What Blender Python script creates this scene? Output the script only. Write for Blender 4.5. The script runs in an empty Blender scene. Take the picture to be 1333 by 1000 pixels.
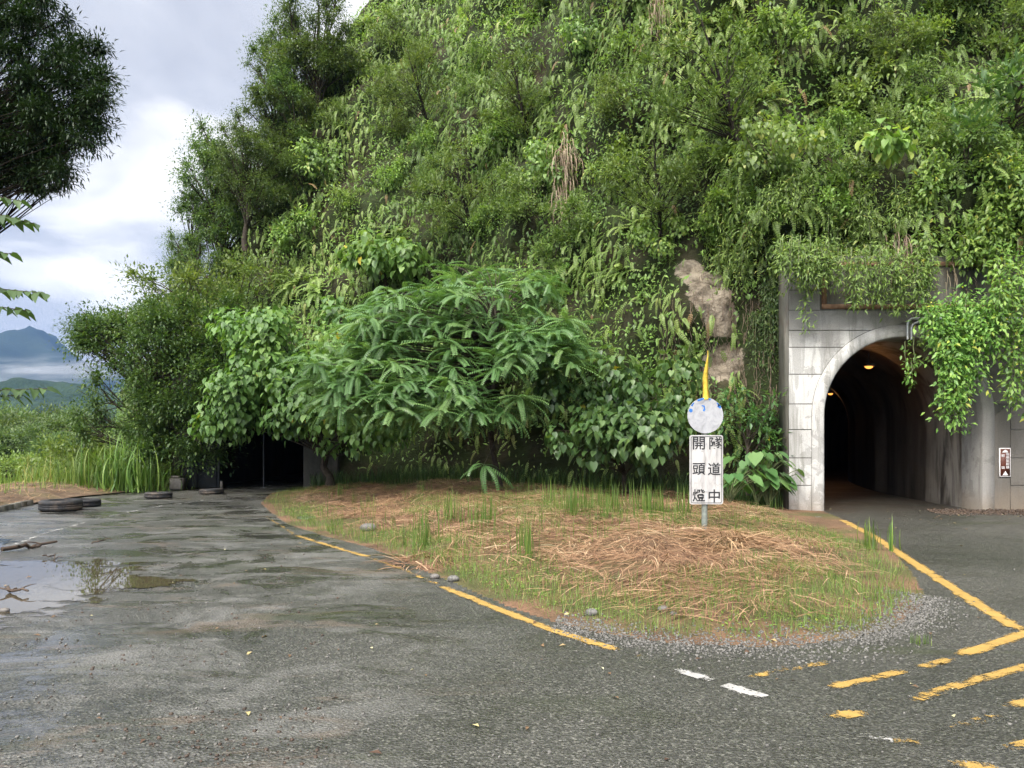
import bpy, math, random
import numpy as np
from mathutils import Vector
from mathutils.bvhtree import BVHTree

# ------------------------------------------------------------------ camera, sky, sun, exposure
SC = bpy.context.scene
COL = SC.collection
R = math.radians
CAM_H, FPX, HORIZON = 1.6, 1000.0, 570.0

cam = bpy.data.cameras.new('camera')
cam.sensor_width = 36.0
cam.lens = 36.0 * FPX / 1333.0
cam.shift_y = (HORIZON - 500.0) / 1333.0
cam.clip_start, cam.clip_end = 0.1, 20000
cam_ob = bpy.data.objects.new('camera', cam)
COL.objects.link(cam_ob)
cam_ob.location = (0, 0, CAM_H)
cam_ob.rotation_euler = (R(90), 0, 0)
SC.camera = cam_ob

SUN_ELEV, SUN_AZ = R(44), R(208)          # azimuth measured from +Y clockwise: behind the camera, a little to the left
SUN_DIR = Vector((math.sin(SUN_AZ) * math.cos(SUN_ELEV), math.cos(SUN_AZ) * math.cos(SUN_ELEV), math.sin(SUN_ELEV)))

def build_world():
    w = bpy.data.worlds.new('World')
    SC.world = w
    w.use_nodes = True
    t = w.node_tree
    t.nodes.clear()
    n = t.nodes.new
    L = t.links.new
    out = n('ShaderNodeOutputWorld'); bg = n('ShaderNodeBackground')
    bg.inputs['Strength'].default_value = 0.1
    sky = n('ShaderNodeTexSky'); sky.sky_type = 'NISHITA'; sky.sun_disc = False
    sky.sun_elevation = SUN_ELEV; sky.sun_rotation = SUN_AZ
    tc = n('ShaderNodeTexCoord')
    sep = n('ShaderNodeSeparateXYZ'); L(tc.outputs['Generated'], sep.inputs[0])
    def math_(op, a, b=None, c=None, clamp=False):
        m = n('ShaderNodeMath'); m.operation = op; m.use_clamp = clamp
        for i, v in enumerate((a, b, c)):
            if v is None: continue
            if isinstance(v, (int, float)): m.inputs[i].default_value = v
            else: L(v, m.inputs[i])
        return m.outputs[0]
    z = math_('MAXIMUM', sep.outputs[2], 0.0)
    zz = math_('ADD', z, 0.22)
    cx = math_('DIVIDE', sep.outputs[0], zz); cy = math_('DIVIDE', sep.outputs[1], zz)
    cmb = n('ShaderNodeCombineXYZ'); L(cx, cmb.inputs[0]); L(cy, cmb.inputs[1])
    no = n('ShaderNodeTexNoise'); no.inputs['Scale'].default_value = 1.5; no.inputs['Detail'].default_value = 5
    no.inputs['Roughness'].default_value = 0.5; no.inputs['Distortion'].default_value = 0.4
    L(cmb.outputs[0], no.inputs['Vector'])
    cr = n('ShaderNodeValToRGB')
    e = cr.color_ramp.elements
    e[0].position = 0.39; e[0].color = (4.15, 4.35, 5.05, 1)
    e[1].position = 0.62; e[1].color = (9.8, 9.7, 9.6, 1)
    m = e.new(0.5); m.color = (5.4, 5.6, 6.2, 1)
    L(no.outputs[0], cr.inputs[0])
    # overcast dome: brighter overhead, brightest round the veiled sun
    up = n('ShaderNodeMapRange'); up.interpolation_type = 'SMOOTHSTEP'
    up.inputs[1].default_value = 0.42; up.inputs[2].default_value = 1.0; up.inputs[3].default_value = 1.0; up.inputs[4].default_value = 3.2
    L(z, up.inputs[0])
    dot = n('ShaderNodeVectorMath'); dot.operation = 'DOT_PRODUCT'; dot.inputs[1].default_value = SUN_DIR
    L(tc.outputs['Generated'], dot.inputs[0])
    glow = math_('POWER', math_('MAXIMUM', dot.outputs['Value'], 0.0), 5.0)
    hz = math_('MULTIPLY', math_('POWER', math_('SUBTRACT', 1.0, z), 9.0), 0.5)
    fac = math_('ADD', math_('ADD', up.outputs[0], math_('MULTIPLY', glow, 9.0)), hz)
    mul = n('ShaderNodeVectorMath'); mul.operation = 'SCALE'
    L(cr.outputs[0], mul.inputs[0]); L(fac, mul.inputs['Scale'])
    warm = n('ShaderNodeMix'); warm.data_type = 'RGBA'; warm.blend_type = 'MULTIPLY'
    warm.inputs[7].default_value = (1.05, 1.0, 0.9, 1)
    L(math_('MINIMUM', math_('MULTIPLY', math_('ADD', glow, math_('MULTIPLY', z, 0.5)), 1.4), 1.0), warm.inputs[0])
    L(mul.outputs[0], warm.inputs[6])
    mix = n('ShaderNodeMix'); mix.data_type = 'RGBA'; mix.inputs[0].default_value = 0.92
    L(sky.outputs[0], mix.inputs[6]); L(warm.outputs[2], mix.inputs[7])
    L(mix.outputs[2], bg.inputs['Color']); L(bg.outputs[0], out.inputs[0])

build_world()
sun = bpy.data.lights.new('sun', 'SUN')
sun.energy = 2.4; sun.angle = R(14); sun.color = (1.0, 0.94, 0.84)
sun_ob = bpy.data.objects.new('sun', sun); COL.objects.link(sun_ob)
sun_ob.rotation_euler = (-SUN_DIR).to_track_quat('-Z', 'Y').to_euler()
sun_ob.location = (0, 0, 60)

SC.view_settings.view_transform = 'Standard'
SC.view_settings.look = 'None'
SC.view_settings.exposure = 0.68
SC.view_settings.gamma = 1.0
SC.render.engine = 'CYCLES'
cy = SC.cycles
cy.max_bounces = 6; cy.diffuse_bounces = 3; cy.glossy_bounces = 2; cy.transmission_bounces = 4
cy.transparent_max_bounces = 8; cy.volume_bounces = 0
cy.use_denoising = True
cy.caustics_reflective = False; cy.caustics_refractive = False
cy.sample_clamp_indirect = 4.0

# ------------------------------------------------------------------ helpers
rng = np.random.default_rng(7)
random.seed(7)

def at(px, py, Y):
    return np.array(((px - 666.5) / FPX * Y, Y, CAM_H - (py - HORIZON) / FPX * Y))

def gp(px, py, z=0.0):
    Y = (CAM_H - z) * FPX / (py - HORIZON)
    return np.array(((px - 666.5) / FPX * Y, Y, z))

def project(P):
    Y = np.maximum(P[:, 1], 0.01)
    return 666.5 + P[:, 0] / Y * FPX, HORIZON - (P[:, 2] - CAM_H) / Y * FPX

def unit(v):
    return v / np.maximum(np.linalg.norm(v, axis=-1, keepdims=True), 1e-9)

def sstep(a, b, x):
    t = np.clip((x - a) / (b - a), 0, 1)
    return t * t * (3 - 2 * t)

def vnoise(P, seed=0):
    P = np.asarray(P, float)
    i = np.floor(P).astype(np.int64); f = P - i
    f = f * f * (3 - 2 * f)
    def h(a, b, c):
        n = (a * 374761393 + b * 668265263 + c * 2147483647 + seed * 1274126177) & 0xFFFFFFFF
        n = ((n ^ (n >> 13)) * 1274126177) & 0xFFFFFFFF
        n = (n ^ (n >> 16)) & 0xFFFF
        return n / 65535.0
    x, y, z = i[..., 0], i[..., 1], i[..., 2]
    fx, fy, fz = f[..., 0], f[..., 1], f[..., 2]
    def l(a, b, t): return a + (b - a) * t
    return l(l(l(h(x, y, z), h(x+1, y, z), fx), l(h(x, y+1, z), h(x+1, y+1, z), fx), fy),
             l(l(h(x, y, z+1), h(x+1, y, z+1), fx), l(h(x, y+1, z+1), h(x+1, y+1, z+1), fx), fy), fz)

def fbm(P, scale, octv=4, seed=0):
    P = np.asarray(P, float) / scale
    a, s, tot = 1.0, 0.0, 0.0
    for o in range(octv):
        s = s + a * (vnoise(P + 17.3 * o, seed + o) - 0.5); tot += a
        P = P * 2.03; a *= 0.5
    return s / tot * 2

class MB:
    def __init__(s): s.V, s.F, s.T, s.M, s.n = [], [], [], [], 0
    def add(s, V, F, tint=0.5, mi=0):
        V = np.asarray(V, float).reshape(-1, 3)
        F = np.asarray(F, np.int64)
        if len(F) == 0: return
        s.V.append(V); s.F.append(F + s.n)
        s.T.append(np.broadcast_to(np.asarray(tint, float), (len(F),)).copy())
        s.M.append(np.full(len(F), mi)); s.n += len(V)
    def mesh(s, name, smooth=False):
        me = bpy.data.meshes.new(name)
        V = np.concatenate(s.V)
        me.vertices.add(len(V)); me.vertices.foreach_set('co', V.astype(np.float32).ravel())
        loops = np.concatenate([f.ravel() for f in s.F])
        sizes = np.concatenate([np.full(len(f), f.shape[1]) for f in s.F])
        starts = np.concatenate([[0], np.cumsum(sizes)[:-1]])
        me.loops.add(len(loops)); me.loops.foreach_set('vertex_index', loops.astype(np.int32))
        me.polygons.add(len(sizes)); me.polygons.foreach_set('loop_start', starts.astype(np.int32))
        me.polygons.foreach_set('material_index', np.concatenate(s.M).astype(np.int32))
        if smooth: me.polygons.foreach_set('use_smooth', np.ones(len(sizes), bool))
        a = me.attributes.new('tint', 'FLOAT', 'FACE')
        a.data.foreach_set('value', np.concatenate(s.T).astype(np.float32))
        me.update(calc_edges=True)
        me.validate()
        return me
    def build(s, name, mats, parent=None, smooth=False, loc=None):
        me = s.mesh(name, smooth)
        for m in (mats if isinstance(mats, (list, tuple)) else [mats]): me.materials.append(m)
        o = bpy.data.objects.new(name, me); COL.objects.link(o)
        if parent is not None: o.parent = parent
        if loc is not None: o.location = tuple(float(c) for c in loc)
        return o

def tag(o, label=None, cat=None, group=None, kind=None):
    if label: o['label'] = label
    if cat: o['category'] = cat
    if group: o['group'] = group
    if kind: o['kind'] = kind
    return o

def thing(name, label, cat, loc=(0, 0, 0), rz=0.0, group=None):
    o = bpy.data.objects.new(name, None); COL.objects.link(o)
    o.empty_display_size = 0.2
    o.location = tuple(float(c) for c in loc); o.rotation_euler = (0, 0, rz)
    return tag(o, label, cat, group)

def copy_thing(root, loc, rz=0.0, scale=1.0, label=None, group=None):
    c = root.copy(); COL.objects.link(c)
    c.location = tuple(float(v) for v in loc); c.rotation_euler = (0, 0, rz)
    c.scale = (scale,) * 3 if isinstance(scale, (int, float)) else scale
    if label: c['label'] = label
    if group: c['group'] = group
    for ch in list(root.children):
        d = ch.copy(); COL.objects.link(d); d.parent = c
        for g in list(ch.children):
            e = g.copy(); COL.objects.link(e); e.parent = d
    return c

def structure(mb, name, mats, smooth=False, loc=None):
    o = mb.build(name, mats, None, smooth, loc); o['kind'] = 'structure'
    return o

def box(mb, x0, x1, y0, y1, z0, z1, mi=0, tint=0.5, bev=0.0):
    if bev <= 0:
        V = [(x, y, z) for z in (z0, z1) for y in (y0, y1) for x in (x0, x1)]
        F = [(0, 2, 3, 1), (4, 5, 7, 6), (0, 1, 5, 4), (2, 6, 7, 3), (0, 4, 6, 2), (1, 3, 7, 5)]
        mb.add(V, F, tint, mi); return
    b = bev                                   # front (-y) face chamfered
    V = [(x0, y1, z0), (x1, y1, z0), (x1, y1, z1), (x0, y1, z1),
         (x0, y0 + b, z0), (x1, y0 + b, z0), (x1, y0 + b, z1), (x0, y0 + b, z1),
         (x0 + b, y0, z0 + b), (x1 - b, y0, z0 + b), (x1 - b, y0, z1 - b), (x0 + b, y0, z1 - b)]
    F = [(0, 3, 2, 1), (8, 9, 10, 11), (4, 5, 9, 8), (5, 6, 10, 9), (6, 7, 11, 10), (7, 4, 8, 11),
         (0, 1, 5, 4), (1, 2, 6, 5), (2, 3, 7, 6), (3, 0, 4, 7)]
    mb.add(V, F, tint, mi)

def tube(mb, pts, radii, seg=6, tint=0.5, mi=0, cap=True):
    pts = np.asarray(pts, float); k = len(pts)
    radii = np.broadcast_to(np.asarray(radii, float), (k,))
    T = np.gradient(pts, axis=0); T = unit(T)
    ref = np.array((0.0, 0.0, 1.0)) if abs(T[0][2]) < 0.8 else np.array((1.0, 0.0, 0.0))
    rings = []
    a = np.linspace(0, 2 * np.pi, seg, endpoint=False)
    for i in range(k):
        x = unit(np.cross(T[i], ref)); y = np.cross(T[i], x)
        ref = unit(np.cross(x, T[i]))
        rings.append(pts[i] + radii[i] * (np.cos(a)[:, None] * x + np.sin(a)[:, None] * y))
    V = np.concatenate(rings)
    F = [(i * seg + j, i * seg + (j + 1) % seg, (i + 1) * seg + (j + 1) % seg, (i + 1) * seg + j) for i in range(k - 1) for j in range(seg)]
    mb.add(V, F, tint, mi)
    if cap:
        mb.add(rings[0], [tuple(range(seg))[::-1]], tint, mi); mb.add(rings[-1], [tuple(range(seg))], tint, mi)

def bezier(a, b, c, n=6):
    t = np.linspace(0, 1, n)[:, None]
    return (1 - t) ** 2 * a + 2 * t * (1 - t) * b + t * t * c

def scatter(mb, tmpl, pos, d, nrm, scale, tint, mi=0):
    V, F = tmpl
    N = len(pos)
    if N == 0: return
    d = unit(d); x = unit(np.cross(d, nrm)); z = np.cross(x, d)
    s = np.broadcast_to(np.asarray(scale, float), (N,))[:, None, None]
    W = pos[:, None, :] + s * (V[None, :, 0:1] * x[:, None, :] + V[None, :, 1:2] * d[:, None, :] + V[None, :, 2:3] * z[:, None, :])
    m = len(V)
    FF = (F[None] + (np.arange(N) * m)[:, None, None]).reshape(-1, F.shape[1])
    mb.add(W.reshape(-1, 3), FF, np.repeat(np.broadcast_to(tint, (N,)), len(F)), mi)

def rand_unit(n):
    return unit(rng.normal(size=(n, 3)))

# leaf templates: grow along +y, upper side +z
def t_kite(w=0.4, fold=0.07, droop=0.1):
    V = np.array([(0, 0, 0), (w / 2, 0.42, fold), (0, 1, -droop), (-w / 2, 0.42, fold), (0, 0.45, 0)])
    return V, np.array([(0, 1, 2, 4), (0, 4, 2, 3)])

def t_heart(w=0.9, lobe=0.16, droop=0.2):
    V = np.array([(0, 0, 0), (w * 0.3, -lobe, 0.02), (w * 0.5, 0.2, 0.05), (w * 0.34, 0.6, 0.0), (0, 1, -droop), (0, 0.35, -0.06),
                  (-w * 0.3, -lobe, 0.02), (-w * 0.5, 0.2, 0.05), (-w * 0.34, 0.6, 0.0)])
    return V, np.array([(0, 1, 2, 5), (5, 2, 3, 4), (0, 5, 7, 6), (5, 4, 8, 7)])

def t_frond(pairs=12, lw=0.075, ll=0.24, bend=0.5, ang=60, taper=0.6, sag=0.25):
    V, F = [], []
    def pt(t):
        return np.array((0, math.sin(t * bend) / max(bend, 1e-3), -(1 - math.cos(t * bend)) / max(bend, 1e-3)))
    def tg(t): return np.array((0, math.cos(t * bend), -math.sin(t * bend)))
    for i in range(pairs):
        t = 0.1 + 0.9 * (i + 0.5) / pairs
        p, T = pt(t), tg(t); up = np.array((0, -T[2], T[1]))
        u = (i + 0.5) / pairs
        L = ll * (1 - taper * u) * min(1.0, 0.55 + 2.2 * u)
        for sx in (-1, 1):
            d = np.array((sx * math.sin(R(ang)), 0, 0)) + T * math.cos(R(ang)) - up * sag
            d = unit(d); s = unit(np.cross(d, up)) * lw * 0.5
            k = len(V)
            V += [p, p + d * L * 0.45 + s, p + d * L - up * L * 0.12, p + d * L * 0.45 - s]
            F.append((k, k + 1, k + 2, k + 3) if sx > 0 else (k, k + 3, k + 2, k + 1))
    w = 0.008
    for i in range(4):
        a, b = pt(i / 4), pt((i + 1) / 4); k = len(V)
        V += [a + (w, 0, 0), b + (w, 0, 0), b - (w, 0, 0), a - (w, 0, 0)]
        F.append((k, k + 1, k + 2, k + 3))
    return np.array(V), np.array(F)

def t_blade(w=0.02, bend=0.9, seg=4, fold=0.0):
    V, F = [], []
    for i in range(seg + 1):
        t = i / seg
        y, z = math.sin(t * bend) / max(bend, 1e-3), -(1 - math.cos(t * bend)) / max(bend, 1e-3)
        ww = w * 0.5 * (1 - t ** 2.2) + 0.0006
        V += [(-ww, y, z), (ww, y, z)]
    for i in range(seg): F.append((2 * i, 2 * i + 1, 2 * i + 3, 2 * i + 2))
    return np.array(V, float), np.array(F)

# ------------------------------------------------------------------ materials
class NT:
    def __init__(s, name):
        s.m = bpy.data.materials.new(name); s.m.use_nodes = True
        s.t = s.m.node_tree; s.t.nodes.clear()
        s.out = s.t.nodes.new('ShaderNodeOutputMaterial')
    def n(s, kind, **kw):
        o = s.t.nodes.new('ShaderNode' + kind)
        for k, v in kw.items(): setattr(o, k, v)
        return o
    def set(s, sock, v):
        if isinstance(v, bpy.types.NodeSocket): s.t.links.new(v, sock)
        elif v is not None:
            if isinstance(v, (tuple, list)) and len(v) == 3 and sock.type == 'RGBA': v = (*v, 1)
            sock.default_value = v
    def math(s, op, a, b=None, clamp=False):
        o = s.n('Math', operation=op, use_clamp=clamp)
        s.set(o.inputs[0], a)
        if b is not None: s.set(o.inputs[1], b)
        return o.outputs[0]
    def noise(s, vec, scale=1, detail=4, rough=0.55, dist=0.0):
        o = s.n('TexNoise'); s.set(o.inputs['Vector'], vec)
        o.inputs['Scale'].default_value = scale; o.inputs['Detail'].default_value = detail
        o.inputs['Roughness'].default_value = rough; o.inputs['Distortion'].default_value = dist
        return o.outputs[0]
    def vor(s, vec, scale, feature='F1', out='Distance'):
        o = s.n('TexVoronoi', feature=feature); s.set(o.inputs['Vector'], vec); o.inputs['Scale'].default_value = scale
        return o.outputs[out]
    def ramp(s, fac, stops, interp='LINEAR'):
        o = s.n('ValToRGB'); o.color_ramp.interpolation = interp
        e = o.color_ramp.elements
        while len(e) < len(stops): e.new(0.5)
        for el, (p, c) in zip(e, stops):
            el.position = p; el.color = (*c, 1) if isinstance(c, tuple) else (c, c, c, 1)
        s.set(o.inputs[0], fac); return o.outputs[0]
    def step(s, fac, a, b):
        o = s.n('MapRange', interpolation_type='SMOOTHSTEP'); s.set(o.inputs[0], fac)
        o.inputs[1].default_value = a; o.inputs[2].default_value = b; return o.outputs[0]
    def mix(s, fac, a, b, blend='MIX'):
        o = s.n('Mix', data_type='RGBA', blend_type=blend)
        s.set(o.inputs[0], fac); s.set(o.inputs[6], a); s.set(o.inputs[7], b); return o.outputs[2]
    def attr(s, name, out='Fac'):
        o = s.n('Attribute', attribute_name=name); return o.outputs[out]
    def pos(s): return s.n('NewGeometry').outputs['Position']
    def obj(s): return s.n('TexCoord').outputs['Object']
    def xyz(s, v):
        o = s.n('SeparateXYZ'); s.set(o.inputs[0], v); return o.outputs
    def mapv(s, v, scale=(1, 1, 1), loc=(0, 0, 0)):
        o = s.n('Mapping'); s.set(o.inputs[0], v); o.inputs['Scale'].default_value = scale; o.inputs['Location'].default_value = loc
        return o.outputs[0]
    def bump(s, h, strength=0.5, dist=0.02):
        o = s.n('Bump'); o.inputs['Strength'].default_value = strength; o.inputs['Distance'].default_value = dist
        s.set(o.inputs['Height'], h); return o.outputs[0]
    def bsdf(s, color, rough=0.6, spec=0.5, normal=None, metal=0.0, alpha=None):
        o = s.n('BsdfPrincipled')
        s.set(o.inputs['Base Color'], color); s.set(o.inputs['Roughness'], rough); s.set(o.inputs['Specular IOR Level'], spec)
        s.set(o.inputs['Metallic'], metal)
        if normal is not None: s.set(o.inputs['Normal'], normal)
        if alpha is not None: s.set(o.inputs['Alpha'], alpha)
        return o.outputs[0]
    def done(s, surf):
        s.t.links.new(surf, s.out.inputs[0]); return s.m

def mat_leaf(name, stops, rough=0.42, spec=0.4, trans=0.36):
    m = NT(name)
    c = m.ramp(m.attr('tint'), stops)
    oi = m.n('ObjectInfo').outputs['Random']
    hs = m.n('HueSaturation'); m.set(hs.inputs['Color'], c)
    m.set(hs.inputs['Hue'], m.math('ADD', m.math('MULTIPLY', oi, 0.024), 0.488))
    m.set(hs.inputs['Value'], m.math('ADD', m.math('MULTIPLY', oi, 0.3), 0.85))
    c = hs.outputs[0]
    p = m.bsdf(c, rough, spec)
    tr = m.n('BsdfTranslucent')
    tc = m.mix(1.0, c, (1.25, 1.3, 0.55), 'MULTIPLY'); m.set(tr.inputs[0], tc)
    mx = m.n('MixShader'); mx.inputs[0].default_value = trans
    m.t.links.new(p, mx.inputs[1]); m.t.links.new(tr.outputs[0], mx.inputs[2])
    return m.done(mx.outputs[0])

def mat_plain(name, color, rough=0.6, spec=0.4, var=0.35, scale=8.0, metal=0.0, bump=0.0):
    m = NT(name)
    n = m.noise(m.obj(), scale, 5)
    dark = tuple(c * (1 - var) for c in color); light = tuple(min(1, c * (1 + var)) for c in color)
    c = m.ramp(n, [(0.3, dark), (0.7, light)])
    nb = m.bump(m.noise(m.obj(), scale * 4, 4), bump, 0.01) if bump else None
    return m.done(m.bsdf(c, rough, spec, nb, metal))

M = {}
G = lambda *s: list(s)
M['fern'] = mat_leaf('fern_leaf', [(0.0, (0.065, 0.115, 0.026)), (0.5, (0.18, 0.26, 0.068)), (0.85, (0.29, 0.38, 0.11)), (0.97, (0.35, 0.36, 0.13)), (1.0, (0.26, 0.17, 0.08))])
M['creeper'] = mat_leaf('creeper_leaf', [(0.0, (0.06, 0.11, 0.024)), (0.5, (0.15, 0.24, 0.056)), (0.9, (0.26, 0.37, 0.09)), (1.0, (0.34, 0.36, 0.1))])
M['bright'] = mat_leaf('bright_creeper_leaf', [(0.0, (0.055, 0.13, 0.02)), (0.5, (0.14, 0.255, 0.05)), (0.92, (0.27, 0.39, 0.08)), (1.0, (0.45, 0.45, 0.08))])
M['pinnate'] = mat_leaf('compound_leaf', [(0.0, (0.055, 0.115, 0.035)), (0.5, (0.105, 0.195, 0.065)), (1.0, (0.2, 0.3, 0.105))], 0.38)
M['heart'] = mat_leaf('broad_leaf', [(0.0, (0.06, 0.125, 0.035)), (0.5, (0.12, 0.23, 0.06)), (0.97, (0.22, 0.35, 0.1)), (1.0, (0.5, 0.42, 0.06))], 0.4)
M['heart_dark'] = mat_leaf('glossy_broad_leaf', [(0.0, (0.04, 0.095, 0.03)), (0.5, (0.08, 0.165, 0.05)), (0.98, (0.155, 0.25, 0.08)), (1.0, (0.45, 0.4, 0.06))], 0.36)
M['dark'] = mat_leaf('dark_tree_leaf', [(0.0, (0.03, 0.065, 0.02)), (0.6, (0.075, 0.13, 0.038)), (1.0, (0.17, 0.24, 0.065))])
M['ridge'] = mat_leaf('ridge_tree_leaf', [(0.0, (0.045, 0.08, 0.03)), (0.6, (0.1, 0.155, 0.055)), (1.0, (0.18, 0.24, 0.085))])
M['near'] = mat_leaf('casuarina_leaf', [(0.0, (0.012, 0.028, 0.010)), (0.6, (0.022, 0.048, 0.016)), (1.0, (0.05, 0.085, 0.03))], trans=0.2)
M['feather'] = mat_leaf('feathery_leaf', [(0.0, (0.07, 0.125, 0.03)), (0.6, (0.145, 0.21, 0.055)), (1.0, (0.24, 0.3, 0.09))])
M['grass'] = mat_leaf('green_grass', [(0.0, (0.05, 0.11, 0.02)), (0.5, (0.12, 0.20, 0.04)), (0.85, (0.22, 0.29, 0.07)), (1.0, (0.36, 0.30, 0.12))], 0.5)
M['straw'] = mat_leaf('dry_straw', [(0.0, (0.10, 0.054, 0.03)), (0.45, (0.28, 0.168, 0.09)), (0.8, (0.46, 0.32, 0.18)), (1.0, (0.5, 0.42, 0.26))], 0.6, 0.25, 0.1)
M['drygrass'] = mat_leaf('grey_dry_grass', [(0.0, (0.10, 0.07, 0.05)), (0.5, (0.22, 0.155, 0.11)), (1.0, (0.4, 0.32, 0.23))], 0.6, 0.25, 0.1)
M['bark'] = mat_plain('bark', (0.05, 0.04, 0.03), 0.85, 0.2, 0.45, 14, bump=0.6)
M['bark_dark'] = mat_plain('blackish_bark', (0.022, 0.018, 0.014), 0.9, 0.1, 0.4, 14, bump=0.6)
M['bark_pale'] = mat_plain('pale_bark', (0.2, 0.15, 0.11), 0.85, 0.2, 0.4, 14, bump=0.6)
M['stem'] = mat_plain('green_stem', (0.1, 0.12, 0.05), 0.7, 0.3, 0.3, 10)
def mat_rubber():
    m = NT('muddy_worn_rubber'); p = m.obj()
    c = m.ramp(m.noise(p, 10, 5), [(0.3, (0.014, 0.014, 0.015)), (0.7, (0.032, 0.032, 0.033))])
    c = m.mix(m.math('MULTIPLY', m.step(m.noise(p, 3.5, 7, 0.7), 0.5, 0.64), 0.75), c, (0.10, 0.075, 0.055))
    return m.done(m.bsdf(c, 0.6, 0.35, m.bump(m.noise(p, 40, 4), 0.3, 0.01)))
M['rubber'] = mat_rubber()
M['stone'] = mat_plain('pebble', (0.12, 0.115, 0.105), 0.75, 0.3, 0.6, 30, bump=0.3)
M['stonedark'] = mat_plain('grey_cobble', (0.11, 0.1, 0.09), 0.6, 0.4, 0.3, 12, bump=0.3)
M['dead'] = mat_plain('wet_dead_wood', (0.055, 0.036, 0.024), 0.6, 0.4, 0.5, 12, bump=0.6)
M['litter'] = mat_leaf('fallen_leaf', [(0.0, (0.07, 0.04, 0.025)), (0.5, (0.22, 0.14, 0.07)), (0.8, (0.42, 0.36, 0.16)), (1.0, (0.5, 0.48, 0.3))], 0.6, 0.3, 0.1)
M['galv'] = mat_plain('galvanised_pipe', (0.42, 0.43, 0.44), 0.5, 0.4, 0.25, 20, 0.6)
M['post'] = mat_plain('weathered_post', (0.17, 0.19, 0.165), 0.6, 0.4, 0.35, 14)
M['steel'] = mat_plain('dark_sheet_steel', (0.011, 0.013, 0.015), 0.55, 0.4, 0.4, 3)
M['steelpale'] = mat_plain('scuffed_sheet_steel', (0.09, 0.095, 0.10), 0.6, 0.4, 0.4, 4)
M['black'] = mat_plain('black_paint', (0.018, 0.018, 0.02), 0.5, 0.4, 0.2, 20)
M['blue'] = mat_plain('blue_paint', (0.02, 0.13, 0.42), 0.5, 0.4, 0.3, 20)
M['yellowcloth'] = mat_plain('yellow_cloth', (0.5, 0.35, 0.05), 0.9, 0.15, 0.4, 9, bump=0.5)
M['brownsign'] = mat_plain('brown_sign_face', (0.10, 0.028, 0.016), 0.5, 0.4, 0.2, 20)
M['whitepaint'] = mat_plain('white_paint', (0.72, 0.68, 0.66), 0.5, 0.4, 0.12, 20)
M['frame'] = mat_plain('rusty_plaque_frame', (0.17, 0.10, 0.06), 0.75, 0.3, 0.4, 9)

def mat_concrete(name, dark_side):
    m = NT(name)
    p = m.pos(); s = m.xyz(p)
    pale = m.ramp(m.noise(p, 1.6, 6, 0.6), [(0.3, (0.4, 0.39, 0.37)), (0.7, (0.53, 0.52, 0.49))])
    drip = m.noise(m.mapv(p, (2.6, 2.6, 0.45)), 1.0, 6, 0.6, 0.6)
    stain = m.step(drip, 0.53, 0.57)
    blot = m.step(m.noise(p, 2.4, 5, 0.6, 1.0), 0.56, 0.6)
    # the upper courses and the side by the creeper carry old soot and algae
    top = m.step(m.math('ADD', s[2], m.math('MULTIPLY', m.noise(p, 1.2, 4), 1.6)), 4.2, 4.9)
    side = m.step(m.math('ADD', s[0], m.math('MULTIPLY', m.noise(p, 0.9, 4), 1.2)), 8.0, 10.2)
    streak = m.math('MULTIPLY', m.step(m.noise(m.mapv(p, (7, 7, 0.55)), 1.0, 6, 0.6, 0.3), 0.5, 0.68), m.step(m.noise(p, 0.8, 3), 0.42, 0.58))
    low = m.step(m.math('ADD', s[2], m.math('MULTIPLY', m.noise(p, 2.0, 4), 0.7)), 0.95, 0.35)
    c = m.mix(m.math('MULTIPLY', m.math('MAXIMUM', stain, blot), 0.5), pale, (0.2, 0.195, 0.18))
    c = m.mix(m.math('MULTIPLY', streak, 0.55), c, (0.13, 0.12, 0.10))
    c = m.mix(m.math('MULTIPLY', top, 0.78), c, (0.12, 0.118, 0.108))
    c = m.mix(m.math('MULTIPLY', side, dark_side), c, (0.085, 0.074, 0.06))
    c = m.mix(m.math('MULTIPLY', low, 0.6), c, (0.2, 0.155, 0.11))
    grain = m.noise(p, 40, 3)
    c = m.mix(0.12, c, m.ramp(grain, [(0.3, 0.0), (0.7, 1.0)]), 'OVERLAY')
    return m.done(m.bsdf(c, 0.75, 0.3, m.bump(m.noise(p, 25, 5), 0.35, 0.01)))
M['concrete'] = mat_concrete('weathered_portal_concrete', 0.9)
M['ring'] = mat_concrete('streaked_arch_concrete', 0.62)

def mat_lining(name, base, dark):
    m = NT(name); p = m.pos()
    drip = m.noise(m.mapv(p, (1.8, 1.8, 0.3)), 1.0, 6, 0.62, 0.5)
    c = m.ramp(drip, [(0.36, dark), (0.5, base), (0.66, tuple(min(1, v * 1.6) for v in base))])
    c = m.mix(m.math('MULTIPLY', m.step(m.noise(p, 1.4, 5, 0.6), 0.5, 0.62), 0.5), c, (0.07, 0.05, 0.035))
    if 'tunnel' in name and 'stained' in name:                  # limy streaks, with daylight at the mouth painted into the colour
        lime_daylight = m.math('MULTIPLY', m.step(m.noise(m.mapv(p, (2.2, 2.2, 0.35), (5, 2, 0)), 1.0, 6, 0.62, 0.5), 0.36, 0.56), m.step(m.math('ADD', m.xyz(p)[1], m.math('MULTIPLY', m.noise(p, 1.5, 4), 1.5)), 21.0, 18.6))
        c = m.mix(m.math('MULTIPLY', lime_daylight, 0.85), c, (0.33, 0.3, 0.255))
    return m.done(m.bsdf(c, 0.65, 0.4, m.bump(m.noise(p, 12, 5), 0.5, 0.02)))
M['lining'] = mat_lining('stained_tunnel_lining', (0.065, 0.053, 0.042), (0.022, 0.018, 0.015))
M['lining_dark'] = mat_lining('dark_tunnel_lining', (0.03, 0.027, 0.024), (0.012, 0.011, 0.01))  # near-black tone for the old tunnel interior
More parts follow.
